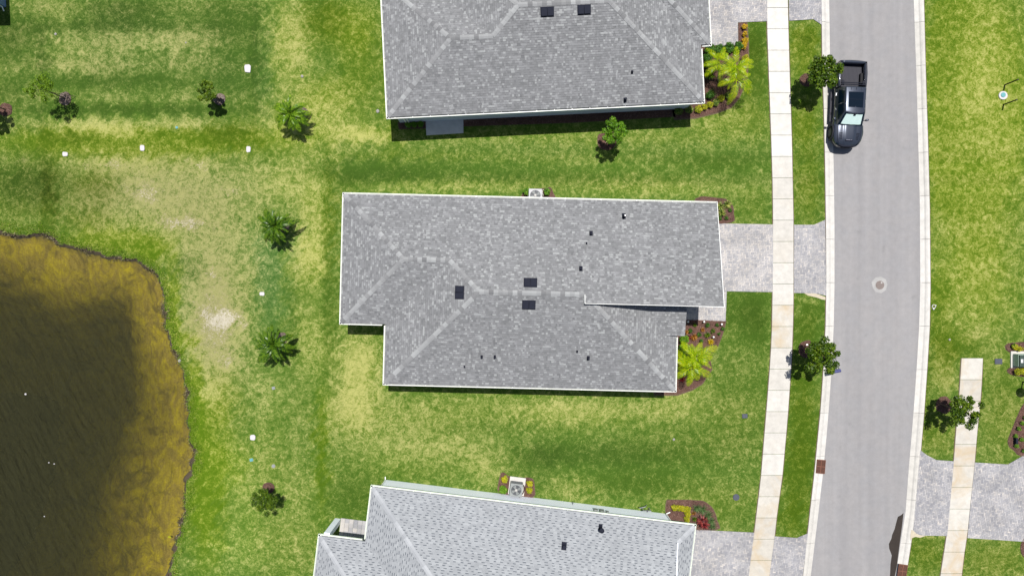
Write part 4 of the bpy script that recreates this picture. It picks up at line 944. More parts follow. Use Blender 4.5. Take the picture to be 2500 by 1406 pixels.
bed([(1222, 1162), (1230, 1153), (1242, 1162), (1262, 1166), (1296, 1166), (1303, 1180), (1298, 1215), (1222, 1206)], 'reddish mulch patch round the air conditioner of the bottom house')
bed([(1628, 1224), (1640, 1220), (1700, 1221), (1722, 1226), (1740, 1243), (1749, 1270), (1747, 1292), (1640, 1290), (1627, 1256)], 'rounded mulch bed with a red plant at the corner of the bottom house')
bed([(2540, 960), (2500, 985), (2480, 1025), (2463, 1068), (2462, 1085), (2475, 1098), (2490, 1110), (2540, 1112)], 'mulch bed at the lower right edge of the photo')
bed([(2462, 838), (2540, 836), (2540, 858), (2466, 860)], 'mulch strip above the green utility cabinet')
bed([(2466, 898), (2540, 898), (2540, 920), (2470, 915)], 'mulch strip below the green utility cabinet')
bed([(2515, 1300), (2492, 1330), (2500, 1360), (2540, 1380)], 'mulch bed touching the bottom right corner of the frame')
ring(1968, 196, 15, 'mulch ring under the street tree beside the truck')
ring(1969, 852, 20, 'mulch ring under the street tree of the middle house')
ring(2303, 988, 20, 'mulch ring under the tree across the road')
ring(159, 241, 15, 'grey mulch ring under the wispy yellow-green tree', 'drymulch')
ring(536, 243, 14, 'pale mulch ring under the tree left of the big white marker', 'drymulch')
ring(14, 268, 16, 'mulch ring at the left edge of the photo')
ring(655, 1190, 14, 'reddish mulch ring above the small tree near the pond')
ring(1480, 345, 22, 'dark mulch ring under the bright tree below the top house')
ring(738, 278, 15, 'pale mulch under the palm left of the top house', 'drymulch')
ring(693, 552, 14, 'mulch under the upper palm of the middle yard', 'drymulch')
ring(688, 826, 14, 'pale mulch under the lower palm of the middle yard', 'drymulch')

# ------------------------------------------------------------------ plants
def leaf_cloud(name, centers, spread, n, size, mat, parent, seed=0, flat=.45, kind=None):
    R = np.random.default_rng(seed)
    C_ = np.array(centers, float); k = len(C_)
    id_ = R.integers(0, k, n)
    off = R.normal(0, 1, (n, 3)); off /= np.maximum(np.linalg.norm(off, axis=1, keepdims=True), 1e-6); off *= (R.random((n, 1)) ** .5)
    sp = np.array(spread); p = C_[id_] + off * (sp[id_][:, None] if sp.ndim else sp)
    nrm = off * .8 + R.normal(0, .45, (n, 3)) + np.array([0, 0, flat]); nrm /= np.linalg.norm(nrm, axis=1, keepdims=True)
    a = np.cross(nrm, R.normal(0, 1, (n, 3))); a /= np.linalg.norm(a, axis=1, keepdims=True); b = np.cross(nrm, a)
    s_ = size * R.uniform(.6, 1.3, (n, 1))
    v = np.stack([p - a * s_, p - b * s_ * .5 + nrm * s_ * .15, p + a * s_, p + b * s_ * .5 + nrm * s_ * .15], 1).reshape(-1, 3)
    ctone = R.uniform(-.22, .22, k)
    tone = np.clip(R.normal(.5, .2, n) + ctone[id_], 0, 1)
    return np_mesh(name, v, np.arange(4 * n).reshape(n, 4), tone, mat, parent, False, kind)

def tree(tx, ty, cpx, cpy, cz, rad, label, mat='leaf_dark', n=7000, seed=1, stakes=0, size=.065, cat='tree', tips=34, flat=.62, group='young planted trees', stake_h=1.3):
    R = random.Random(seed)
    base = G(tx, ty, .03); c = P(cpx, cpy, cz)
    root = thing('young_tree', label, cat, base, group)
    fork = Vector((base.x * .75 + c.x * .25, base.y * .75 + c.y * .25, cz - rad * .55))
    mb = MB(); mb.tube([base, base.lerp(fork, .5) + Vector((R.uniform(-.03, .03), R.uniform(-.03, .03), 0)), fork, c + Vector((0, 0, rad * .2))], [.045, .038, .032, .012], 8)
    cen, sp = [], []
    for k in range(tips):
        a = 2.39996 * k + R.uniform(-.3, .3); rr = rad * math.sqrt((k + .5) / tips) * R.uniform(.78, 1.05)
        if R.random() < .2: rr *= 1.18
        zz_ = cz + flat * rad * (R.uniform(-.6, .9)) * (1 - .5 * rr / rad)
        q = Vector((c.x + rr * math.cos(a), c.y + rr * math.sin(a), zz_))
        cen.append(q); sp.append(rad * R.uniform(.15, .32))
        if k % 3 == 0: mb.tube([fork.lerp(c, R.uniform(0, .6)), fork.lerp(q, .5) + Vector((0, 0, .05)), q], [.016, .011, .004], 5)
    mb.build('trunk', M['bark'], root, True)
    leaf_cloud('crown', cen, sp, n, size, M[mat], root, seed)
    for k in range(stakes):
        a = k * 2 * math.pi / stakes + R.uniform(0, 1); d = .75
        foot = base + Vector((math.cos(a) * d, math.sin(a) * d, 0)); top = base.lerp(fork, .75)
        mb = MB(); mb.tube([foot, top], .018, 5); mb.build('stake', M['wood'], root)
    return root
tree(1968, 195, 2014, 176, 2.7, 1.08, 'dark green street tree overhanging the bed of the truck', n=5200, seed=3, stakes=0, size=.085)
tree(1968, 853, 2008, 871, 2.7, 1.12, 'street tree by the mailbox in front of the middle house', 'leaf_dark', n=5600, seed=5, size=.085)
tree(2303, 990, 2356, 1003, 2.5, 1.05, 'dark green tree across the road shading the concrete path', n=4200, size=.08, seed=8, stakes=3, tips=28)
tree(1482, 343, 1500, 322, 2.6, .78, 'small bright green tree below the top house', 'leaf_bright', n=4200, seed=11, tips=26, size=.06)
tree(536, 243, 505, 224, 2.0, .68, 'small yellow-green tree on the upper left lawn with a pale mulch ring', 'leaf_mid', n=4200, seed=14, tips=20)
tree(159, 241, 101, 216, 2.6, .95, 'wispy yellow-green staked tree on the upper left lawn', 'leaf_wisp', n=2400, seed=17, stakes=3, tips=26, size=.055)
tree(14, 268, -60, 250, 2.6, .8, 'staked tree leaning out past the left edge of the photo', 'leaf_dark', n=3500, seed=19, tips=20)
tree(655, 1190, 645, 1221, 1.9, .82, 'small dark tree near the pond left of the bottom house', 'leaf_dark', n=4500, seed=23, tips=24, size=.05)

FR = {}
def frond_mesh(mat, L, wl, droop, seed, nl=26, name='frond', lw=.0165):
    """one pinnate frond along +x, rachis arching, leaflets as bent strips"""
    R = random.Random(seed); mb = MB()
    def rp(t_): return Vector((L * t_ * (1 - .12 * t_ * droop), 0, L * (.55 * t_ - (.55 + .35 * droop) * t_ * t_)))
    pts = [rp(k / 8) for k in range(9)]; mb.tube(pts, [.022 - .018 * k / 8 for k in range(9)], 5, .75)
    for k in range(nl):
        t_ = .12 + .86 * k / nl; p = rp(t_); q = rp(min(1, t_ + .02)); d = (q - p).normalized()
        l = wl * math.sin(math.pi * min(1, .18 + .80 * t_)) ** .7 * R.uniform(.85, 1.1)
        for sg in (-1, 1):
            side = Vector((0, sg, 0)); dirv = (side * .86 + d * (.55 + .5 * t_)).normalized()
            up_ = Vector((0, 0, R.uniform(.05, .3))); tone = R.uniform(0, .75) + .3 * t_
            w_ = lw * L / 1.4 * R.uniform(.8, 1.2)
            a = p; m_ = p + (dirv + up_).normalized() * l * .5; e_ = p + dirv * l + Vector((0, 0, -.28 * l))
            n = len(mb.v); mb.v += [tuple(a - d * w_ * .6), tuple(a + d * w_ * .6), tuple(m_ - d * w_), tuple(m_ + d * w_), tuple(e_)]
            mb.f += [(n, n + 1, n + 3, n + 2), (n + 2, n + 3, n + 4)]; mb.t += [tone, tone]
    me = mb.mesh(name); me.materials.append(mat); return me
for key, mat, L, wl in (('dark', 'palm_dark', 1.62, .31), ('lime', 'palm_lime', 1.55, .38), ('mid', 'palm_mid', 1.5, .32)):
    FR[key] = [frond_mesh(M[mat], L * q, wl * q2, dr, 40 + i, lw=.029 if key != 'lime' else .0165) for i, (q, q2, dr) in enumerate([(1, 1, 1), (.9, 1.05, .7), (1.05, .95, 1.3), (.8, .9, .5)])]

def palm(tx, ty, cpx, cpy, cz, label, key='dark', n=17, scale=1.0, seed=1, stems=1, group='palms planted in the yards', spread=.25, cat='palm tree', angs=None, elev=None):
    R = random.Random(seed); base = G(tx, ty, .03); c = P(cpx, cpy, cz)
    root = thing('palm_tree', label, cat, base, group)
    heads = []
    for s_ in range(stems):
        off = Vector((R.uniform(-spread, spread), R.uniform(-spread, spread), 0)) if stems > 1 else Vector((0, 0, 0))
        top = c + off * 2.2 + Vector((0, 0, R.uniform(-.3, .1) if stems > 1 else 0)); b = base + off * .7
        mb = MB(); k = 7; pts = [b.lerp(top, q / k) for q in range(k + 1)]
        mb.tube(pts, [.10 if stems == 1 else .05] * 1 + [(.085 if stems == 1 else .04) * (1 + .08 * (q % 2)) for q in range(k)], 9); mb.build('trunk', M['palmbark'], root, True)
        heads.append(top)
    for k in range(n):
        h = heads[k % stems]; me = R.choice(FR[key]); a = (2.39996 * k + R.uniform(-.42, .42)) if angs is None else math.radians(angs[k % len(angs)])
        tilt = R.uniform(-.15, .25) + (.65 if k >= n * .72 else 0)
        o = bpy.data.objects.new('frond', me); COL.objects.link(o); attach(o, root)
        sc = scale * R.uniform(.74, 1.12) * (1 if k < n * .72 else .8)
        o.matrix_basis = Matrix.Translation(h) @ Matrix.Rotation(a, 4, 'Z') @ Matrix.Rotation(-tilt, 4, 'Y') @ Matrix.Rotation(R.uniform(-.35, .35), 4, 'X') @ Matrix.Diagonal((sc, sc, sc, 1))
    return root
palm(741, 285, 708, 278, 1.8, 'palm with bright green fronds left of the top house', 'mid', 21, 1.02, 3)
palm(697, 560, 671, 553, 1.8, 'dark green palm nearest the upper left corner of the middle house', 'dark', 24, 1.06, 5)
palm(692, 834, 668, 842, 1.8, 'dark green palm on the lawn below the other yard palm', 'dark', 24, 1.06, 8)
palm(1686, 872, 1700, 880, 2.0, 'lime palm clump at the front corner of the middle house', 'lime', 24, 1.16, 12, stems=3, spread=.22)
palm(1757, 205, 1775, 172, 2.2, 'lime palm clump at the right corner of the top house', 'lime', 27, 1.08, 15, stems=3, spread=.30)

def bush(px, py, r, h, mat, label, name='shrub', n=None, seed=0, group=None, cat='shrub', size=.035, z=None):
    R = random.Random(seed * 13 + int(px)); b = G(px, py, .03)
    root = thing(name, label, cat, b, group)
    r_ = r / S; k = max(4, int(10 * r_ / .2)); cen = []
    for q in range(k):
        a = 2.39996 * q; rr = r_ * .72 * math.sqrt((q + .5) / k); cen.append((b.x + rr * math.cos(a), b.y + rr * math.sin(a), h * R.uniform(.45, .8)))
    n = n or int(900 * (r_ / .25) ** 1.6 + 120)
    mb = MB()
    for q in range(0, k, 2): mb.tube([b, Vector(cen[q])], [.012, .005], 5)
    mb.build('stem', M['bark'], root)
    leaf_cloud('foliage', cen, r_ * .38 + .02, min(n, 3500), size, M[mat], root, seed + 100, .8)
    return root
def rosette(px, py, r, h, mat, label, name='strappy_plant', n=36, seed=0, group=None, cat='plant', wd=.018, z=0):
    R = random.Random(seed * 17 + int(px)); b = G(px, py, .035); root = thing(name, label, cat, b, group)
    mb = MB(); r_ = r / S
    for k in range(n):
        a = R.uniform(0, 6.283); l = r_ * R.uniform(.6, 1.1); hh_ = h * R.uniform(.5, 1.1); d = Vector((math.cos(a), math.sin(a), 0)); s_ = Vector((-d.y, d.x, 0)); tn = R.random()
        pr = None
        for j in range(4):
            f = j / 3; p = b + d * l * f + Vector((0, 0, hh_ * (1.9 * f - 1.25 * f * f))); w_ = wd * (1 - .85 * f) * (.6 + .9 * math.sin(math.pi * min(.9, f + .15)))
            cur = (p - s_ * w_, p + s_ * w_)
            if pr: mb.face([pr[0], pr[1], cur[1], cur[0]], tn)
            pr = cur
    mb.build('leaf', M[mat], root, False, 'stuff')
    return root

# beside the entry of the middle house
for i, (x, y, r, lb) in enumerate([(1726, 793, 6, 'small round green shrub left of the middle of the entry bed, nearest the path'), (1749, 793, 5, 'small round green shrub in the top right of the entry bed'), (1763, 802, 5, 'small round green shrub at the right tip of the entry bed'),
        (1739, 807, 6, 'small round green shrub in the centre right of the entry bed'), (1684, 807, 6, 'small round green shrub beside the porch roof corner'), (1705, 816, 6, 'small green shrub above the lime palm of the middle house'), (1754, 814, 4, 'tiny green shrub just right of the lime palm frond tip'),
        (1711, 832, 5, 'small green shrub partly under the lime palm clump'), (1695, 793, 5, 'small dark shrub in the shade of the garage roof edge')]):
    bush(x, y, r, .32, 'leaf_dark' if i in (3, 8) else 'hedge', lb, seed=i, group='small shrubs in the entry bed', size=.022)
for i, (x, y, r, mt, lb) in enumerate([(1714, 804, 6, 'orange', 'small bronze leaved plant in the middle of the entry bed'), (1692, 822, 11, 'orange', 'orange leaved plant between the porch gutter and the lime palm'), (1681, 823, 8, 'red', 'dark red plant beside the orange one near the porch gutter'), (1674, 810, 6, 'orange', 'orange plant peeking out under the porch roof edge'),
        (1725, 817, 9, 'leaf_dark', 'bronze green spreading plant in the entry bed'), (1733, 834, 9, 'gold', 'yellow plant at the upper right of the lime palm clump'), (1664, 925, 9, 'red', 'dark red plant below the lime palm at the house corner')]):
    rosette(x, y, r, .35, mt, lb, n=40, seed=i, cat='plant', wd=.03)
for i, (x, y, r) in enumerate([(1666, 828, 12), (1664, 850, 13), (1666, 872, 12)]):
    bush(x, y, r, .7, 'leaf_bright', ['bright green shrub at the wall below the porch gutter', 'bright green shrub in the middle of the row behind the lime palm', 'bright green shrub lowest in the row behind the lime palm'][i], seed=30 + i, group='bright shrubs against the front wall', size=.035)
# garage corner bed
for i, (x, y, r) in enumerate([(1757, 505, 13), (1773, 500, 12), (1760, 522, 12)]):
    rosette(x, y, r, .5, 'variegated', ['spiky pale green plant at the garage gutter corner', 'spiky pale green plant at the top of the garage corner bed', 'spiky pale green plant lowest in the garage corner bed'][i], n=70, seed=60 + i, group='spiky plants at the garage corner', wd=.02)
for i, (x, y) in enumerate([(1756, 534), (1772, 533), (1781, 514)]):
    bush(x, y, 5, .25, 'hedge', ['small round shrub at the lower left of the garage corner bed', 'small round shrub at the lower middle of the garage corner bed', 'small round shrub at the right of the garage corner bed'][i], seed=70 + i, size=.022)
bush(1285, 470, 9, .6, 'leaf_bright', 'bright green shrub left of the middle house air conditioner', seed=80, size=.04)
bush(1334, 470, 9, .6, 'leaf_bright', 'bright green shrub right of the middle house air conditioner', seed=81, size=.04)
for i, (x, y, r, mt, lb) in enumerate([(1232, 1167, 9, 'croton', 'yellow-green shrub at the upper left of the bottom house air conditioner'), (1229, 1192, 11, 'leaf_bright', 'green shrub at the lower left of the bottom house air conditioner'),
        (1293, 1176, 8, 'croton', 'yellow-green shrub at the upper right of the bottom house air conditioner'), (1292, 1193, 8, 'croton', 'yellow-green shrub at the lower right of the bottom house air conditioner')]):
    bush(x, y, r, .55, mt, lb, seed=90 + i, size=.035, group='shrubs flanking the bottom air conditioner')
# upper house bed
for i, (x, y, r, lb) in enumerate([(1815, 69, 7, 'golden croton at the top of the drive edge bed'), (1816, 86, 6, 'golden croton second from the top along the drive'), (1817, 102, 8, 'golden croton just above the palm clump bed'), (1812, 115, 9, 'golden croton touching the hedge by the drive')]):
    bush(x, y, r, .4, 'gold', lb, seed=100 + i, size=.03, group='golden crotons along the drive')
for i, (x, y, r, lb) in enumerate([(1728, 128, 13, 'dark hedge shrub nearest the gutter corner of the top house'), (1752, 127, 13, 'dark hedge shrub in the middle of the row above the lime palm'), (1776, 122, 13, 'dark hedge shrub right of the middle in the row above the lime palm'), (1797, 120, 11, 'dark hedge shrub at the drive end of the row'),
        (1722, 148, 12, 'dark shrub under the hedge against the top house wall'), (1722, 165, 9, 'round shrub against the right wall of the top house')]):
    bush(x, y, r, .8, 'hedge', lb, seed=110 + i, size=.045, group='dark hedge beside the top house')
for i, (x, y, r, mt, lb) in enumerate([(1655, 273, 11, 'variegated', 'green and cream shrub at the left end of the front bed row'), (1680, 270, 11, 'variegated', 'green and cream shrub second from the left in the front bed row'), (1703, 269, 10, 'croton', 'bright yellow shrub at the house corner of the top house'),
        (1718, 263, 8, 'croton', 'yellow shrub right of the brightest one by the top house corner'), (1731, 258, 8, 'croton', 'yellow shrub in the middle of the curved front row'), (1745, 253, 9, 'variegated', 'duller green shrub in the curved front row'), (1758, 243, 9, 'croton', 'yellow-green shrub near the right end of the curved row'), (1775, 236, 9, 'variegated', 'last shrub at the right end of the curved row')]):
    bush(x, y, r, .42, mt, lb, seed=120 + i, size=.032, group='yellow shrubs along the front bed edge')
bush(1816, 148, 10, .6, 'croton', 'pale yellow shrub at the right edge of the lime palm clump', seed=140, size=.035)
bush(1730, 235, 10, .5, 'hedge', 'dark shrub in the shade between palm and yellow shrubs', seed=141, size=.04)
rosette(1735, 232, 14, .4, 'palm_dark', 'dark shaded palm seedling below the lime palm clump', n=40, seed=142, wd=.025)
rosette(1727, 188, 18, .9, 'leaf_dark', 'broad leaved dark plant against the right wall of the top house', n=14, seed=143, wd=.12)
for i, (x, y) in enumerate([(998, 307), (1012, 306), (1028, 305)]):
    bush(x, y, 8, .45, 'leaf_bright', ['small shaded shrub left in the bed by the patio slab', 'small shaded shrub in the middle of the bed by the patio slab', 'small shaded shrub touching the patio slab'][i], seed=150 + i, size=.035, group='shaded shrubs by the patio slab')
# lower house bed
for i, (x, y) in enumerate([(1645, 1236), (1655, 1236), (1666, 1238), (1677, 1240), (1677, 1252), (1675, 1264)]):
    bush(x, y, 8, .4, 'croton', ['yellow-green shrub leftmost in the short hedge of the bottom bed', 'yellow-green shrub second in the short hedge', 'yellow-green shrub third in the short hedge', 'yellow-green shrub at the bend of the short hedge', 'yellow-green shrub below the hedge bend', 'yellow-green shrub lowest in the short hedge by the gutter'][i], seed=160 + i, size=.03, group='short L-shaped hedge by the bottom house')
for i, (x, y, r) in enumerate([(1700, 1238, 15), (1715, 1242, 16), (1727, 1256, 16), (1735, 1270, 14), (1738, 1283, 12)]):
    rosette(x, y, r, .4, 'lily', ['grassy clump at the upper left of the curved row', 'grassy clump second in the curved row', 'grassy clump at the bend of the curved row', 'grassy clump right of the red plant', 'grassy clump nearest the drive'][i], n=60, seed=170 + i, wd=.012, group='grassy clumps in the bottom bed', name='grass_clump')
rosette(1712, 1268, 16, .65, 'red', 'bushy dark red ti plant at the corner of the bottom house', n=120, seed=180, wd=.035, name='red_ti_plant')
rosette(1717, 1276, 13, .55, 'red', 'lower red leaved plant touching the drive of the bottom house', n=80, seed=181, wd=.035, name='red_ti_plant')
rosette(1692, 1250, 7, .3, 'orange', 'small bronze plant in the middle of the bottom bed', n=30, seed=182, wd=.02)
rosette(1694, 1264, 8, .3, 'leaf_dark', 'small olive plant beside the red ti plant', n=36, seed=183, wd=.022)
# right edge
for i, (x, y, r, mt) in enumerate([(2473, 846, 8, 'croton'), (2484, 851, 7, 'croton'), (2478, 907, 9, 'croton'), (2488, 905, 9, 'croton'), (2499, 908, 9, 'croton'), (2470, 843, 6, 'leaf_bright')]):
    bush(x, y, r, .4, mt, ['yellow shrub above the utility cabinet on the left', 'yellow shrub above the utility cabinet on the right', 'yellow shrub below the utility cabinet on the left', 'yellow shrub in the middle below the utility cabinet', 'yellow shrub below the utility cabinet at the photo edge', 'green shrub at the corner of the mulch above the cabinet'][i], seed=190 + i, size=.03, group='shrubs round the utility cabinet')
for i, (x, y) in enumerate([(2492, 1032), (2483, 1045), (2476, 1063), (2490, 1072), (2477, 1087), (2496, 1099), (2499, 1018)]):
    bush(x, y, 5.5, .3, 'leaf_bright', ['tiny shrub second from the top in the right edge bed', 'tiny shrub third from the top in the right edge bed', 'tiny shrub above the black path light', 'tiny shrub right of the black path light', 'tiny shrub below the black path light', 'tiny shrub at the lower tip of the right edge bed', 'tiny shrub topmost in the right edge bed'][i], seed=200 + i, size=.024, group='tiny shrubs in the right edge bed')

# ------------------------------------------------------------------ small fixed things
def lidbox(px, py, w, d, ang, mat, label, name='valve_box', cat='valve box', round_=False, h=.05):
    c = G(px, py); root = thing(name, label, cat, c)
    mb = MB()
    if round_: mb.disc((c.x, c.y), w / 2, -.05, h, 20)
    else: mb.box((0, 0, 0), (w, d, .1), Matrix.Translation((c.x, c.y, h - .05)) @ Matrix.Rotation(math.radians(ang), 4, 'Z'))
    bevel(mb.build('rim', mat, root), .01)
    mb = MB()
    if round_: mb.disc((c.x, c.y), w * .38, h, h + .008, 18)
    else: mb.box((0, 0, 0), (w * .8, d * .8, .012), Matrix.Translation((c.x, c.y, h + .004)) @ Matrix.Rotation(math.radians(ang), 4, 'Z'))
    bevel(mb.build('lid', mat, root), .004, 1)
    return root
lidbox(1818, 1015, .38, .30, 3, M['purple'], 'blue-grey valve lid in the lawn below the middle house beds')
lidbox(1797, 1213, .46, .28, -6, M['purple'], 'oval dark lid in the lawn by the bottom house drive', round_=True)
lidbox(2437, 882, .52, .38, 0, M['purple'], 'blue-grey valve lid left of the utility cabinet')
lidbox(668, 1137, .26, .26, 0, M['ac'], 'faded grey lid in the lawn near the pond', round_=True)
lidbox(614, 1122, .24, .2, 10, M['teal'], 'small teal lid in the lawn right of the pond')
lidbox(668, 947, .22, .2, 10, M['ac'], 'small grey lid in the lawn below the lower yard palm')
lidbox(432, 312, .16, .16, 20, M['teal'], 'tiny teal lid on the upper left lawn')
for i, (x, y, w, d, a, lb) in enumerate([(605, 168, .50, .58, 8, 'white concrete marker alone on the lawn near the top'), (348, 362, .34, .46, 5, 'white marker between the two other pond side markers'), (160, 377, .40, .32, -15, 'leftmost white marker above the dark grass'),
        (607, 365, .34, .46, 0, 'white marker at the upper left corner of the middle lot'), (640, 717, .40, .28, 4, 'white marker between the two yard palms'), (617, 1067, .40, .40, 20, 'white marker at the lower left corner of the middle lot')]):
    c = G(x, y); root = thing('survey_marker', lb, 'marker', c, 'white markers set in the grass')
    mb = MB(); mb.prism([(c.x + sx_ * w / 2 * RND.uniform(.82, 1.05), c.y + sy_ * d / 2 * RND.uniform(.82, 1.05)) for sx_, sy_ in ((-1, -.6), (-.6, -1), (.7, -1), (1, -.5), (1, .6), (.5, 1), (-.7, 1), (-1, .5))], -.05, .06)
    bevel(mb.build('slab', M['marker'], root), .02)
for x, y, r, lb in [(136, 84, .09, 'tiny white stone on the upper left lawn'), (454, 105, .06, 'tiny pale stone on the upper left lawn right of the dry patch'), (738, 187, .10, 'small white stone on the lawn left of the top house'), (922, 272, .13, 'grey stone beside the lower left corner of the top house'), (1645, 1072, .09, 'small white stone on the lawn above the bottom house'), (2318, 829, .08, 'small white stone across the road above the path end'), (437, 881, .12, 'pale stone on the pond edge')]:
    c = G(x, y, .0); bm = bmesh.new(); bmesh.ops.create_icosphere(bm, subdivisions=2, radius=r)
    for v in bm.verts: v.co = Vector((v.co.x * RND.uniform(.8, 1.2), v.co.y * RND.uniform(.8, 1.2), v.co.z * .6))
    me = bpy.data.meshes.new('stone'); bm.to_mesh(me); bm.free(); me.materials.append(M['stone'])
    ob = bpy.data.objects.new('stone', me); COL.objects.link(ob); ob.location = (c.x, c.y, .02 if x != 437 else -.1); tag(ob, lb, 'stone', 'stones lying in the grass')
for x, y, lb in [(62, 962, 'white float alone on the dark pond'), (119, 1129, 'left of the pair of tiny white floats on the pond'), (132, 1132, 'right of the pair of tiny white floats on the pond'), (108, 1260, 'lowest tiny white float on the pond')]:
    r = .075 if x == 62 else .045
    mb = MB(); c = P(x, y, -.38); mb.tube([c + Vector((0, 0, -r * .6)), c + Vector((0, 0, -.01)), c + Vector((0, 0, r * .5))], [r * .7, r, r * .45], 10)
    ob = mb.build('pond_float', M['marker']); tag(ob, lb, 'float', 'white floats on the pond')
mb = MB(); c = P(414, 1310, -.385); mb.prism([(c.x + .13 * math.cos(k * .785 + .3), c.y + .07 * math.sin(k * .785)) for k in range(8)], c.z - .01, c.z + .02)
tag(mb.build('floating_leaf', M['croton']), 'yellow leaf floating by the pond bank near the bottom', 'leaf')

# manhole
c = G(2150, 696); root = thing('manhole', 'round cast iron manhole cover in a pale patch of the road', 'manhole', (c.x, c.y, -.1))
mb = MB(); mb.disc((c.x, c.y), .58, -.12, -.101, 9, wob=.1); mb.build('grout_patch', M['patch'], root)
mb = MB(); mb.disc((c.x, c.y), .33, -.12, -.095, 28); mb.build('rim', M['patch'], root)
mb = MB(); mb.disc((c.x, c.y), .305, -.12, -.090, 28); cov = mb.build('cover', M['manhole'], root)
mb = MB()
for i in range(-3, 4):
    for j in range(-3, 4):
        if i * i + j * j < 11: mb.box((c.x + i * .075, c.y + j * .075, -.087), (.04, .04, .008))
mb.build('raised_stud', M['manhole'], cov, False, 'stuff')
mb = MB(); mb.disc((c.x + .11, c.y + .17), .06, -.09, -.08, 10); mb.build('pick_hole_lid', M['hub'], cov)

# storm drains
def drain(px, py, ang, label):
    c = G(px, py); Mx = Matrix.Translation((c.x, c.y, 0)) @ Matrix.Rotation(math.radians(ang), 4, 'Z')
    root = thing('storm_drain', label, 'storm drain', c, 'rusty kerb grates')
    mb = MB(); mb.box((0, 0, .030), (.62, .95, .02), Mx); mb.build('pit', M['pit'], root)
    mb = MB()
    for x_, w_ in ((-.30, .03), (0, .045), (.30, .03)): mb.box((x_, 0, .055), (w_, .95, .04), Mx)
    for y_ in (-.47, 0, .47): mb.box((0, y_, .0545), (.62, .035, .038), Mx)
    fr_ = mb.build('grate_frame', M['rust'], root)
    for k in range(20):
        y_ = -.43 + k * .0455
        for x_ in (-.15, .15):
            mb = MB(); mb.box((x_, y_, .054), (.25, .020, .03), Mx); mb.build('grate_bar', M['rust'], fr_)
drain(2003, 1138, -5, 'brown kerb grate on the left side of the road')
drain(2202, 1393, -8, 'brown kerb grate at the bottom beside the puddle')

# puddle in the gutter
pp = [(2208, 1252), (2207, 1262), (2205, 1280), (2201, 1310), (2197, 1340), (2192, 1380), (2186, 1410), (2180, 1440), (2172, 1440), (2175, 1400), (2176, 1378), (2179, 1356), (2173, 1340), (2172, 1328), (2178, 1316), (2180, 1306), (2186, 1292), (2190, 1276), (2194, 1262), (2203, 1257)]
mb = MB()
poly = [tuple(G(x, y)[:2]) for x, y in pp]
mb.face([(x, y, -.099) for x, y in poly][::-1])
ob = mb.build('puddle', M['puddle']); ob['kind'] = 'structure'
# make sure the puddle faces up
if ob.data.polygons[0].normal.z < 0: ob.data.flip_normals()
mb = MB(); mb.prism([tuple(G(x, y)[:2]) for x, y in [(2224, 1292), (2229, 1294), (2236, 1301), (2246, 1305), (2258, 1307), (2246, 1311), (2234, 1309), (2226, 1312), (2222, 1318), (2222, 1304)]], 0, .050)
tag(mb.build('sand_spill', M['sand']), 'pale sand washed over the corner of the right drive apron', 'sand')
mb = MB(); mb.prism([tuple(G(x, y)[:2]) for x, y in [(1962, 715), (1975, 713), (1990, 716), (2004, 721), (2015, 725), (2015, 732), (2006, 731), (1996, 727), (1984, 724), (1972, 721)]], 0, .020)
tag(mb.build('sand_spill', M['sand']), 'sandy bare rim below the left drive apron', 'sand')

# cleanout with teal lid and its two guard posts
c = G(2448, 234); root = thing('well_cap', 'white round collar with a teal lid between two posts on the right lawn', 'well cap', c)
mb = MB(); mb.disc((c.x, c.y), .31, -.02, .07, 14, wob=.05); bevel(mb.build('collar', M['marker'], root), .02)
mb = MB(); mb.disc((c.x - .02, c.y + .03), .17, .07, .11, 18); bevel(mb.build('lid', M['teal'], root), .01)
for x, y, lb in ((2453, 208, 'dark guard post above the white well collar'), (2450, 256, 'dark guard post below the white well collar')):
    b = G(x, y); mb = MB(); Mx = Matrix.Translation((b.x, b.y, .62)); mb.box((0, 0, 0), (.10, .06, 1.24), Mx); mb.box((0, 0, .63), (.12, .08, .03), Mx)
    tag(mb.build('guard_post', M['darkpole']), lb, 'post', 'guard posts by the well cap')
c = G(2279, 748); root = thing('sprinkler_ring', 'small pale ring and valve in the grass beside the right kerb', 'sprinkler', c)
mb = MB(); k = 16; mb.tube([Vector((c.x + .12 * math.cos(q * 2 * math.pi / k), c.y + .12 * math.sin(q * 2 * math.pi / k), .04)) for q in range(k + 1)], .025, 6); mb.build('ring', M['marker'], root)
mb = MB(); mb.disc((c.x - .03, c.y - .17), .06, 0, .08, 10); mb.disc((c.x + .14, c.y + .08), .035, 0, .06, 8); mb.build('valve', M['marker'], root)

# utility cabinet
c = G(2493, 878); root = thing('utility_cabinet', 'green electric cabinet with a dark labelled front at the right edge', 'utility box', c)
x0, x1 = G(2466, 0).x, G(2530, 0).x; y0, y1 = G(0, 898).y, G(0, 857).y
mb = MB(); mb.prism([(x0, y0), (x1, y0), (x1, y1), (x0, y1)], -.05, .09); bevel(mb.build('concrete_pad', M['kerb'], root), .02)
bx0, bx1, by0, by1 = G(2470.5, 0).x, G(2515, 0).x, G(0, 892.5).y, G(0, 863).y
mb = MB(); mb.prism([(bx0, by0), (bx1, by0), (bx1, by1), (bx0, by1)], .09, lambda x, y: .62 if x < bx0 + .30 else .70)
cab = bevel(mb.build('cabinet', M['boxgreen'], root), .02)
mb = MB(); mb.prism([(bx0 + .02, by0 + .03), (bx0 + .33, by0 + .03), (bx0 + .33, by1 - .03), (bx0 + .02, by1 - .03)], .60, .72); dk = mb.build('front_hatch', M['boxdark'], root)
mb = MB(); mb.prism([(bx0 + .36, by0 - .02), (bx1, by0 - .02), (bx1, by1 + .02), (bx0 + .36, by1 + .02)], .66, .76); bevel(mb.build('lid', M['boxgreen'], root), .02)
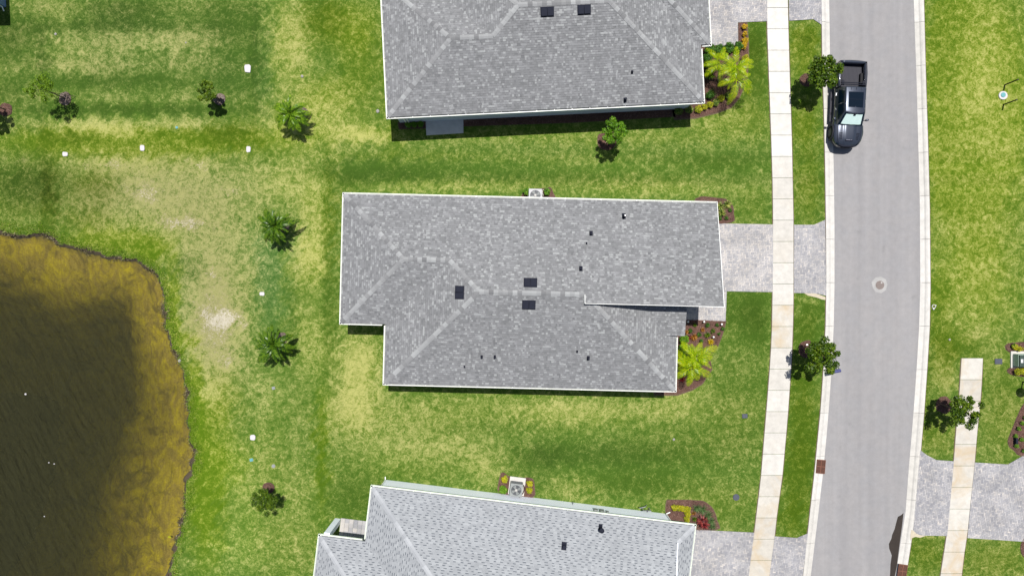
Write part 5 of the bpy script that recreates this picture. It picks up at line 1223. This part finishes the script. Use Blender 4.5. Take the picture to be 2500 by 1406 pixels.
for q in (0, 1):
    mb = MB(); yy_ = (by0 + by1) / 2 - .05; mb.box((bx0 + .13 + q * .09, yy_ + .03, .722), (.045, .26, .006)); mb.build('warning_label', M['lampwhite'], dk)
# post lamp just outside the frame whose shadow falls on the lawn
b = G(2497, 932); root = thing('post_lamp', 'round topped post lamp off the right edge, seen by its shadow', 'lamp', b)
mb = MB(); mb.tube([b, b + Vector((0, 0, 2.6))], [.05, .035], 8); mb.build('pole', M['darkpole'], root)
mb = MB(); tp = b + Vector((0, 0, 2.6)); mb.tube([tp, tp + Vector((0, 0, .05)), tp + Vector((0, 0, .16)), tp + Vector((0, 0, .26))], [.30, .34, .30, .06], 20); mb.build('lamp_shade', M['darkpole'], root, True)
# path lights
for x, y, lb in [(1677, 785, 'white path light in the shade of the garage roof'), (1716, 785, 'white path light at the top middle of the entry bed'), (1759, 791, 'white path light at the right of the entry bed'), (1739, 822, 'white path light above the palm frond tip')]:
    b = G(x, y, .03); root = thing('path_light', lb, 'path light', b, 'white path lights in the entry bed')
    mb = MB(); mb.tube([b, b + Vector((0, 0, .3))], .012, 6); mb.build('stem', M['darkpole'], root)
    mb = MB(); mb.tube([b + Vector((0, 0, .28)), b + Vector((0, 0, .30)), b + Vector((0, 0, .34))], [.065, .07, .02], 14); mb.build('lamp_cap', M['lampwhite'], root, True)
b = G(2475, 1074, .03); mb = MB(); mb.box((b.x, b.y, .18), (.14, .42, .3)); tag(bevel(mb.build('path_light', M['black']), .02), 'black box light standing in the right edge bed', 'path light')
b = G(1969, 841, .03); mb = MB(); mb.box((b.x, b.y, .06), (.13, .10, .10)); tag(bevel(mb.build('tree_tag', M['lampwhite']), .01), 'white block on the mulch ring of the middle street tree', 'tag')

# mailbox on the kerb below the street tree
b = G(2021, 901, 0); root = thing('mailbox', 'navy blue mailbox on the kerb under the street tree', 'mailbox', b)
mb = MB(); mb.box((b.x, b.y, .55), (.10, .10, 1.2)); bevel(mb.build('post', M['navy'], root), .01)
Mx = Matrix.Translation((b.x + .06, b.y, 1.18)) @ Matrix.Rotation(math.radians(12), 4, 'Z')
mb = MB(); k = 9; prof = [(-.11, -.1), (.11, -.1)] + [(.11 * math.cos(q * math.pi / k), .02 + .11 * math.sin(q * math.pi / k)) for q in range(k + 1)]
vs = [Mx @ Vector((sx_, y_, z_)) for sx_ in (-.24, .26) for y_, z_ in prof]; n = len(prof)
mb.add(vs, [tuple(range(n)), tuple(range(n, 2 * n))[::-1]] + [(i, n + i, n + (i + 1) % n, (i + 1) % n) for i in range(n)]); bx = mb.build('box', M['navy'], root)
mb = MB(); mb.box((.05, .12, .08), (.02, .01, .14), Mx); mb.build('flag', M['chrome'], bx)

# ------------------------------------------------------------------ air conditioners
def ac(px, py, ang, label, mat, s_=.86, h=.75, padw=1.05, padd=1.3, padoff=(0, 0)):
    c = G(px, py); root = thing('air_conditioner', label, 'air conditioner', c, 'outdoor air conditioner units')
    Mx = Matrix.Translation((c.x, c.y, 0)) @ Matrix.Rotation(math.radians(ang), 4, 'Z')
    mb = MB(); mb.box((padoff[0], padoff[1], .04), (padw, padd, .12), Mx); bevel(mb.build('pad', M['kerb'], root), .01)
    mb = MB(); mb.box((0, 0, .10 + h / 2), (s_, s_, h), Mx); cab_ = bevel(mb.build('cabinet', mat, root), .03, 3)
    for k in range(10):
        for sg in (-1, 1):
            mb = MB(); mb.box((0, sg * (s_ / 2 + .003), .2 + k * .06), (s_ * .85, .008, .02), Mx); mb.build('louvre', M['fan'], cab_)
    top = .10 + h
    mb = MB(); n = 28; r = s_ * .40
    for k in range(n):
        a, b_ = k * 2 * math.pi / n, (k + 1) * 2 * math.pi / n
        mb.face([Mx @ Vector((r * math.cos(q) * f, r * math.sin(q) * f, top + .004)) for q, f in ((a, 0), (a, 1), (b_, 1))], .3)
    mb.build('fan_well', M['fan'], cab_)
    for k in range(4):
        a = k * math.pi / 2 + .5; mb = MB()
        mb.face([Mx @ Vector((rr * math.cos(a + d_), rr * math.sin(a + d_), top + z_)) for rr, d_, z_ in ((.10, -.5, .008), (r * .93, -.32, .008), (r * .93, .36, .022), (.10, .5, .022))]); mb.build('fan_blade', M['ac'], cab_)
    mb = MB(); p = Mx @ Vector((0, 0, top)); mb.tube([p, p + Vector((0, 0, .05)), p + Vector((0, 0, .065))], [.11, .10, .05], 14); mb.build('fan_hub', M['hub'], cab_, True)
    for q in range(3, 10, 1):
        mb = MB(); rr = r * q / 9.5; mb.tube([Mx @ Vector((rr * math.cos(j * .3142), rr * math.sin(j * .3142), top + .075)) for j in range(21)], .0035, 4, caps=False); mb.build('grille_ring', M['fan'], cab_)
    mb = MB(); mb.tube([Mx @ Vector(q) for q in ((s_ / 2 + .02, .40, .7), (s_ / 2 + .10, .30, .75), (s_ / 2 + .13, 0, .55), (s_ / 2 + .08, -.3, .3), (.25, -s_ / 2 - .25, .3))], .03, 7); mb.build('refrigerant_pipe', M['copper'], root)
    return root
ac(1306, 481, -1.4, 'white air conditioner half hidden under the top gutter of the middle house', M['acw'], .92, .7, 1.15, 1.05, (.05, 0))
ac(1260, 1188, -7, 'grey air conditioner with a round fan above the wall of the bottom house', M['ac'], .88, .7, 1.12, 1.25, (.05, .08))

# ------------------------------------------------------------------ pickup truck
def truck():
    ctr = G(2057, 265, 0); fw = Vector((-.049, -1, 0)).normalized(); rt = Vector((fw.y, -fw.x, 0))
    gz = -.05
    T = Matrix(((rt.x, fw.x, 0, ctr.x), (rt.y, fw.y, 0, ctr.y), (0, 0, 1, gz), (0, 0, 0, 1)))
    root = thing('pickup_truck', 'dark slate pickup truck with a panoramic roof parked against the kerb', 'pickup truck', (ctr.x, ctr.y, gz))
    def loft(secs, name, mat, parent=root, sub=1, smooth=True, close=True, tone=.5):
        k = len(secs[0]); mb = MB(); vs = [T @ Vector(p) for sc in secs for p in sc]
        fs = [(i * k + j, i * k + (j + 1) % k, (i + 1) * k + (j + 1) % k, (i + 1) * k + j) for i in range(len(secs) - 1) for j in range(k)]
        if close: fs += [tuple(range(k))[::-1], tuple(range((len(secs) - 1) * k, len(secs) * k))]
        mb.add(vs, fs); o = mb.build(name, mat, parent, smooth)
        bm = bmesh.new(); bm.from_mesh(o.data); bmesh.ops.recalc_face_normals(bm, faces=bm.faces); bm.to_mesh(o.data); bm.free()
        if sub: md = o.modifiers.new('s', 'SUBSURF'); md.levels = sub; md.render_levels = sub
        return o
    def hw(y):
        return float(np.interp(y, [-2.92, -2.86, -2.6, -2.1, -1.8, -1.3, -1.0, 0, 1.0, 1.35, 1.75, 2.15, 2.45, 2.68, 2.84, 2.92], [.84, .93, .96, 1.0, 1.01, .98, .95, .94, .95, 1.0, 1.03, 1.01, .95, .84, .66, .45]))
    # lower hull
    secs = []
    for y in [-2.92, -2.86, -2.6, -2.1, -1.8, -1.3, -1.1, -1.0, 0, 1.0, 1.35, 1.75, 2.15, 2.45, 2.68, 2.84, 2.92]:
        w_ = hw(y); top = .90 if y < -1.05 else (1.17 if y < 1.3 else 1.10); bt = .48
        if y > 2.8: top = .95; bt = .55
        secs.append([(-w_ * .85, y, bt), (-w_, y, bt + .14), (-w_ * 1.0, y, top - .12), (-w_ * .95, y, top), (w_ * .95, y, top), (w_, y, top - .12), (w_, y, bt + .14), (w_ * .85, y, bt)])
    body = loft(secs, 'body', M['paint'], sub=1)
    # wheels and dark arches
    for sx_ in (-1, 1):
        for y in (-1.78, 1.82):
            x = sx_ * .87; mb = MB()
            prof = [(-.14, .30), (-.15, .40), (-.11, .435), (.11, .435), (.15, .40), (.14, .30)]
            n = 24; vs = [T @ Vector((x + a, y + r_ * math.cos(q * 2 * math.pi / n), .435 + r_ * math.sin(q * 2 * math.pi / n))) for q in range(n) for a, r_ in prof]
            k = len(prof); mb.add(vs, [(q * k + j, q * k + j + 1, ((q + 1) % n) * k + j + 1, ((q + 1) % n) * k + j) for q in range(n) for j in range(k - 1)])
            wh = mb.build('wheel', M['rubber'], root, True)
            mb = MB(); a_ = T @ Vector((x - .12 * sx_, y, .435)); b_ = T @ Vector((x + .125 * sx_, y, .435)); mb.tube([a_, b_], .30, 20); mb.build('rim', M['fan'], wh)
            # fender flare
            secs2 = []
            for q in range(9):
                an = math.pi * q / 8; c_, s2 = math.cos(an), math.sin(an)
                secs2.append([(sx_ * .93, y + .50 * c_, .46 + .50 * s2), (sx_ * 1.05, y + .50 * c_, .45 + .49 * s2), (sx_ * 1.05, y + .58 * c_, .46 + .56 * s2), (sx_ * .93, y + .62 * c_, .46 + .60 * s2)])
            loft(secs2, 'fender_flare', M['bedliner'], sub=0)
    # hood
    X = [-1, -.93, -.80, -.60, -.42, -.36, -.15, 0, .15, .36, .42, .60, .80, .93, 1]
    mb = MB(); Yh = [1.42, 1.6, 1.9, 2.2, 2.45, 2.62, 2.74, 2.82]
    def hz(xf, y):
        z_ = float(np.interp(y, [1.4, 1.9, 2.4, 2.66, 2.82], [1.27, 1.26, 1.21, 1.13, .98]))
        return z_ - .16 * abs(xf) ** 5 + (.035 if abs(xf) < .39 else 0) - (.02 if .39 < abs(xf) < .43 else 0)
    vs = [T @ Vector((x * hw(y) * .97, y, hz(x, y))) for y in Yh for x in X]; k = len(X)
    mb.add(vs, [(i * k + j, i * k + j + 1, (i + 1) * k + j + 1, (i + 1) * k + j) for i in range(len(Yh) - 1) for j in range(k - 1)])
    hood = mb.build('hood', M['paint'], root, True)
    md = hood.modifiers.new('s', 'SUBSURF'); md.levels = 1; md.render_levels = 1
    for sx_ in (-1, 1):
        for q in range(5):
            y = 2.02 + q * .095; mb = MB(); x0_ = .47 * sx_; x1_ = (.70 - q * .015) * sx_
            z_ = hz(.6, y) + .008
            mb.add([T @ Vector(p) for p in ((x0_, y - .022, z_), (x1_, y + .004, z_), (x1_, y + .044, z_ - .004), (x0_, y + .018, z_ - .004), (x0_, y - .022, z_ + .014), (x1_, y + .004, z_ + .014))], [(0, 1, 2, 3), (0, 1, 5, 4)])
            mb.build('hood_louvre', M['black'], hood)
        # shut line between hood and fender
        mb = MB()
        for a, b_ in zip(Yh[:-1], Yh[1:]):
            mb.face([T @ Vector((sx_ * hw(y) * f, y, hz(.80, y) + .010)) for y, f in ((a, .77), (b_, .77), (b_, .80), (a, .80))])
        mb.build('shut_line', M['black'], hood)
    # emblem scoop and lettering bar
    mb = MB(); mb.box((0, 2.50, 1.232), (.50, .13, .02), T); sc_ = bevel(mb.build('hood_scoop', M['black'], hood), .02)
    for x_, w_ in ((-.185, .05), (-.125, .05), (-.065, .05), (-.005, .05), (.05, .04), (.135, .035), (.18, .035)):
        mb = MB(); mb.box((-x_, 2.475, 1.247), (w_, .035, .012), T); mb.build('emblem_letter', M['chrome'], sc_)
    # grille, bumper, headlights
    secs = [[(x, y, z_) for x, y, z_ in ((xx, yy - .10, .50), (xx, yy, .52), (xx, yy, .74), (xx, yy - .10, .78))] for xx, yy in ((-.95, 2.45), (-.80, 2.74), (-.5, 2.93), (0, 2.98), (.5, 2.93), (.80, 2.74), (.95, 2.45))]
    loft(secs, 'front_bumper', M['bedliner'], sub=1)
    secs = [[(x, y, z_) for x, y, z_ in ((xx, yy - .08, .80), (xx, yy, .82), (xx, yy - .03, 1.02), (xx, yy - .12, 1.03))] for xx, yy in ((-.58, 2.86), (-.3, 2.93), (.3, 2.93), (.58, 2.86))]
    loft(secs, 'grille', M['black'], sub=0)
    for sx_ in (-1, 1):
        secs = [[(sx_ * x, y, .86), (sx_ * x, y + .02, .90), (sx_ * x, y, 1.02), (sx_ * x, y - .08, 1.03)] for x, y in ((.60, 2.84), (.74, 2.72), (.88, 2.48))]
        loft(secs, 'headlight', M['glass'], sub=0)
    # cab
    base = [(-.90, 1.52), (.90, 1.52), (.93, -1.02), (-.93, -1.02)]; rf = [(-.66, .72), (.66, .72), (.70, -.98), (-.70, -.98)]
    mid = [(-.86, 1.46), (.86, 1.46), (.90, -1.08), (-.90, -1.08)]
    vs = [T @ Vector((x, y, 1.10)) for x, y in base] + [T @ Vector((x, y, 1.24)) for x, y in mid] + [T @ Vector((x, y, 1.90)) for x, y in rf]
    vs += [T @ Vector((0, .80, 1.935)), T @ Vector((0, -.98, 1.93))]
    mb = MB(); mb.add(vs, [(i, (i + 1) % 4, 4 + (i + 1) % 4, 4 + i) for i in range(4)] + [(4, 5, 9, 12, 8), (5, 6, 10, 9), (6, 7, 11, 13, 10), (7, 4, 8, 11), (8, 12, 13, 11), (12, 9, 10, 13)])
    cab_ = mb.build('cab', M['paint'], root, True)
    bm = bmesh.new(); bm.from_mesh(cab_.data); bmesh.ops.recalc_face_normals(bm, faces=bm.faces); bm.to_mesh(cab_.data); bm.free()
    bevel(cab_, .07, 3)
    def panel(pts, name, mat, parent, lift=.012, thick=.01):
        q = [Vector(p) for p in pts]; n = (q[1] - q[0]).cross(q[2] - q[0]).normalized()
        c_ = sum(q, Vector()) / len(q)
        if n.dot(c_ - Vector((0, 0, 1.1))) < 0: n = -n
        a = [p + n * lift for p in q]; b_ = [p + n * (lift - thick) for p in q]; k = len(q); mb = MB()
        mb.add([T @ p for p in a + b_], [tuple(range(k))] + [(i, k + i, k + (i + 1) % k, (i + 1) % k) for i in range(k)])
        o_ = mb.build(name, mat, parent)
        bm = bmesh.new(); bm.from_mesh(o_.data); bmesh.ops.recalc_face_normals(bm, faces=bm.faces); bm.to_mesh(o_.data); bm.free()
        return o_
    def ws(s_, t_):   # point on the windshield: s across -1..1, t up 0..1
        a = Vector((s_ * .86, 1.46, 1.24)); b_ = Vector((s_ * .66, .72, 1.90)); return a.lerp(b_, t_) + Vector((0, .05 * (1 - s_ * s_), .05 * (1 - s_ * s_))) * (1 - .5 * t_)
    wsb = None
    def wsgrid(s0, s1, t0, t1, name, mat, lift, nn=8, parent=cab_, fold=0):
        mb = MB(); vs = []
        for j in range(5):
            for i in range(nn + 1):
                p = ws(s0 + (s1 - s0) * i / nn, t0 + (t1 - t0) * j / 4); p += Vector((0, .66, .74)).normalized() * (lift + (fold if i % 2 else 0)); vs.append(T @ p)
        mb.add(vs, [(j * (nn + 1) + i, j * (nn + 1) + i + 1, (j + 1) * (nn + 1) + i + 1, (j + 1) * (nn + 1) + i) for j in range(4) for i in range(nn)])
        o_ = mb.build(name, mat, parent, fold == 0)
        bm = bmesh.new(); bm.from_mesh(o_.data); bmesh.ops.recalc_face_normals(bm, faces=bm.faces); bm.to_mesh(o_.data); bm.free()
        if o_.data.polygons[0].normal.z < 0: o_.data.flip_normals()
        return o_
    w1 = wsgrid(-.97, .97, .0, .97, 'windshield_frit', M['glass'], .008)
    wsgrid(-.80, .80, .10, .84, 'sunshade', M['foil'], .016, 6, w1, .02)
    w2 = wsgrid(-.95, .95, .02, .95, 'windshield', M['clear'], .044)
    pts = [ws(-.13, .98), ws(.13, .98), ws(.10, .74), ws(-.10, .74)]
    panel(pts, 'mirror_housing', M['black'], cab_, .050, .02)
    panel([(-.49, .42, 1.917), (.49, .42, 1.917), (.50, -.62, 1.925), (-.50, -.62, 1.925)], 'sunroof', M['glass'], cab_, .016, .03)
    panel([(-.47, -.11, 1.94), (.47, -.11, 1.94), (.47, -.125, 1.94), (-.47, -.125, 1.94)], 'sunroof_bar', M['black'], cab_, .005, .004)
    for x_ in (-.34, 0, .34):
        mb = MB(); mb.box((x_, -.84, 1.935), (.03, .17, .03), T); bevel(mb.build('roof_fin', M['black' if x_ == 0 else 'paint'], cab_), .01)
    for sx_ in (-1, 1):
        def sd_(y, t_):
            lo = Vector((sx_ * .885, y, 1.26)); hi = Vector((sx_ * .69, y * .78 + .0, 1.87)); return lo.lerp(hi, t_)
        for y0_, y1_ in ((1.15, .12), (.04, -.92)):
            panel([sd_(y0_, .06), sd_(y1_, .06), sd_(y1_ + (.04 if y1_ < -.5 else 0), .90), sd_(y0_ - (.30 if y0_ > .5 else 0), .90)], 'side_window', M['glass'], cab_, .012, .02)
        for y in (.35, -.65):
            mb = MB(); mb.box((sx_ * .965, y, 1.06), (.04, .20, .035), T); bevel(mb.build('door_handle', M['chrome'], body), .01)
        for y in (1.18, .08, -.98):
            mb = MB(); mb.box((sx_ * .955, y, .86), (.006, .012, .52), T); mb.build('door_gap', M['black'], body)
        mb = MB(); mb.tube([T @ Vector((sx_ * .90, 1.12, 1.25)), T @ Vector((sx_ * 1.08, 1.10, 1.28))], .03, 6); mr = mb.build('mirror', M['black'], root)
        mb = MB(); mb.box((sx_ * 1.12, 1.09, 1.30), (.17, .13, .24), T); bevel(mb.build('mirror_shell', M['paint'], mr), .04, 3)
        mb = MB(); mb.box((sx_ * .99, .05, .42), (.16, 2.1, .06), T); bevel(mb.build('side_step', M['bedliner'], root), .02)
    panel([(-.66, -1.075, 1.32), (.66, -1.075, 1.32), (.60, -1.0, 1.82), (-.60, -1.0, 1.82)], 'rear_window', M['glass'], cab_, .012)
    # bed
    def wallsec(y, o_, i_):
        return [(o_ * .98, y, .86), (o_, y, 1.10), (o_ * .985, y, 1.36), (o_ * .95, y, 1.40), (i_, y, 1.40), (i_, y, .88)]
    for sx_ in (-1, 1):
        secs = [wallsec(y, sx_ * hw(y), sx_ * (hw(y) - .17 if y > -2.7 else hw(y) - .15)) for y in (-2.83, -2.6, -2.1, -1.6, -1.14)]
        loft(secs, 'bed_side', M['paint'], sub=0)
        mb = MB(); mb.box((sx_ * (.86), -1.98, 1.409), (.09, 1.6, .02), T); bevel(mb.build('bed_rail_cap', M['bedliner'], root), .008)
    secs = [[(x, -2.78, .70), (x, -2.90 - .05 * (1 - (x / .9) ** 2), .74), (x, -2.92 - .06 * (1 - (x / .9) ** 2), 1.32), (x, -2.88, 1.40), (x, -2.78, 1.40)] for x in (-.90, -.6, -.3, 0, .3, .6, .90)]
    loft(secs, 'tailgate', M['paint'], sub=0)
    secs = [[(x, -2.80, .50), (x, -3.00 + .1 * abs(x) ** 3, .52), (x, -3.00 + .1 * abs(x) ** 3, .68), (x, -2.80, .70)] for x in (-.92, -.6, 0, .6, .92)]
    loft(secs, 'rear_bumper', M['bedliner'], sub=0)
    mb = MB(); mb.box((0, -1.96, .90), (1.64, 1.68, .02), T); fl = mb.build('bed_floor', M['bedliner'], root)
    for q in range(17):
        mb = MB(); mb.box((-.72 + q * .09, -1.96, .918), (.05, 1.62, .018), T); mb.build('floor_rib', M['bedliner'], fl)
    mb = MB(); mb.box((0, -1.12, 1.12), (1.66, .05, .56), T); mb.build('bulkhead', M['bedliner'], root)
    for sx_ in (-1, 1):
        mb = MB(); mb.box((sx_ * .72, -1.80, 1.02), (.22, .80, .24), T); bevel(mb.build('wheel_housing', M['rubber'], root), .09, 3)
    for y, z_ in ((-1.36, 1.50), (-1.22, 1.56)):
        mb = MB(); mb.tube([T @ Vector(p) for p in ((-.84, y, 1.38), (-.80, y, z_), (.80, y, z_), (.84, y, 1.38))], .03, 8); mb.build('roll_bar', M['black'], root, True)
    for sx_ in (-1, 1):
        mb = MB(); mb.box((sx_ * .72, -1.36, 1.46), (.20, .36, .05), T); lv = bevel(mb.build('bar_brace', M['black'], root), .02)
        for q in range(4):
            mb = MB(); mb.box((sx_ * .66 + q * .04 * sx_, -1.36, 1.49), (.014, .30, .02), T); mb.build('brace_rib', M['bedliner'], lv)
    for sx_ in (-1, 1):
        mb = MB(); mb.box((sx_ * .86, -2.87, 1.12), (.10, .05, .34), T); bevel(mb.build('tail_light', M['red'], root), .01)
truck()
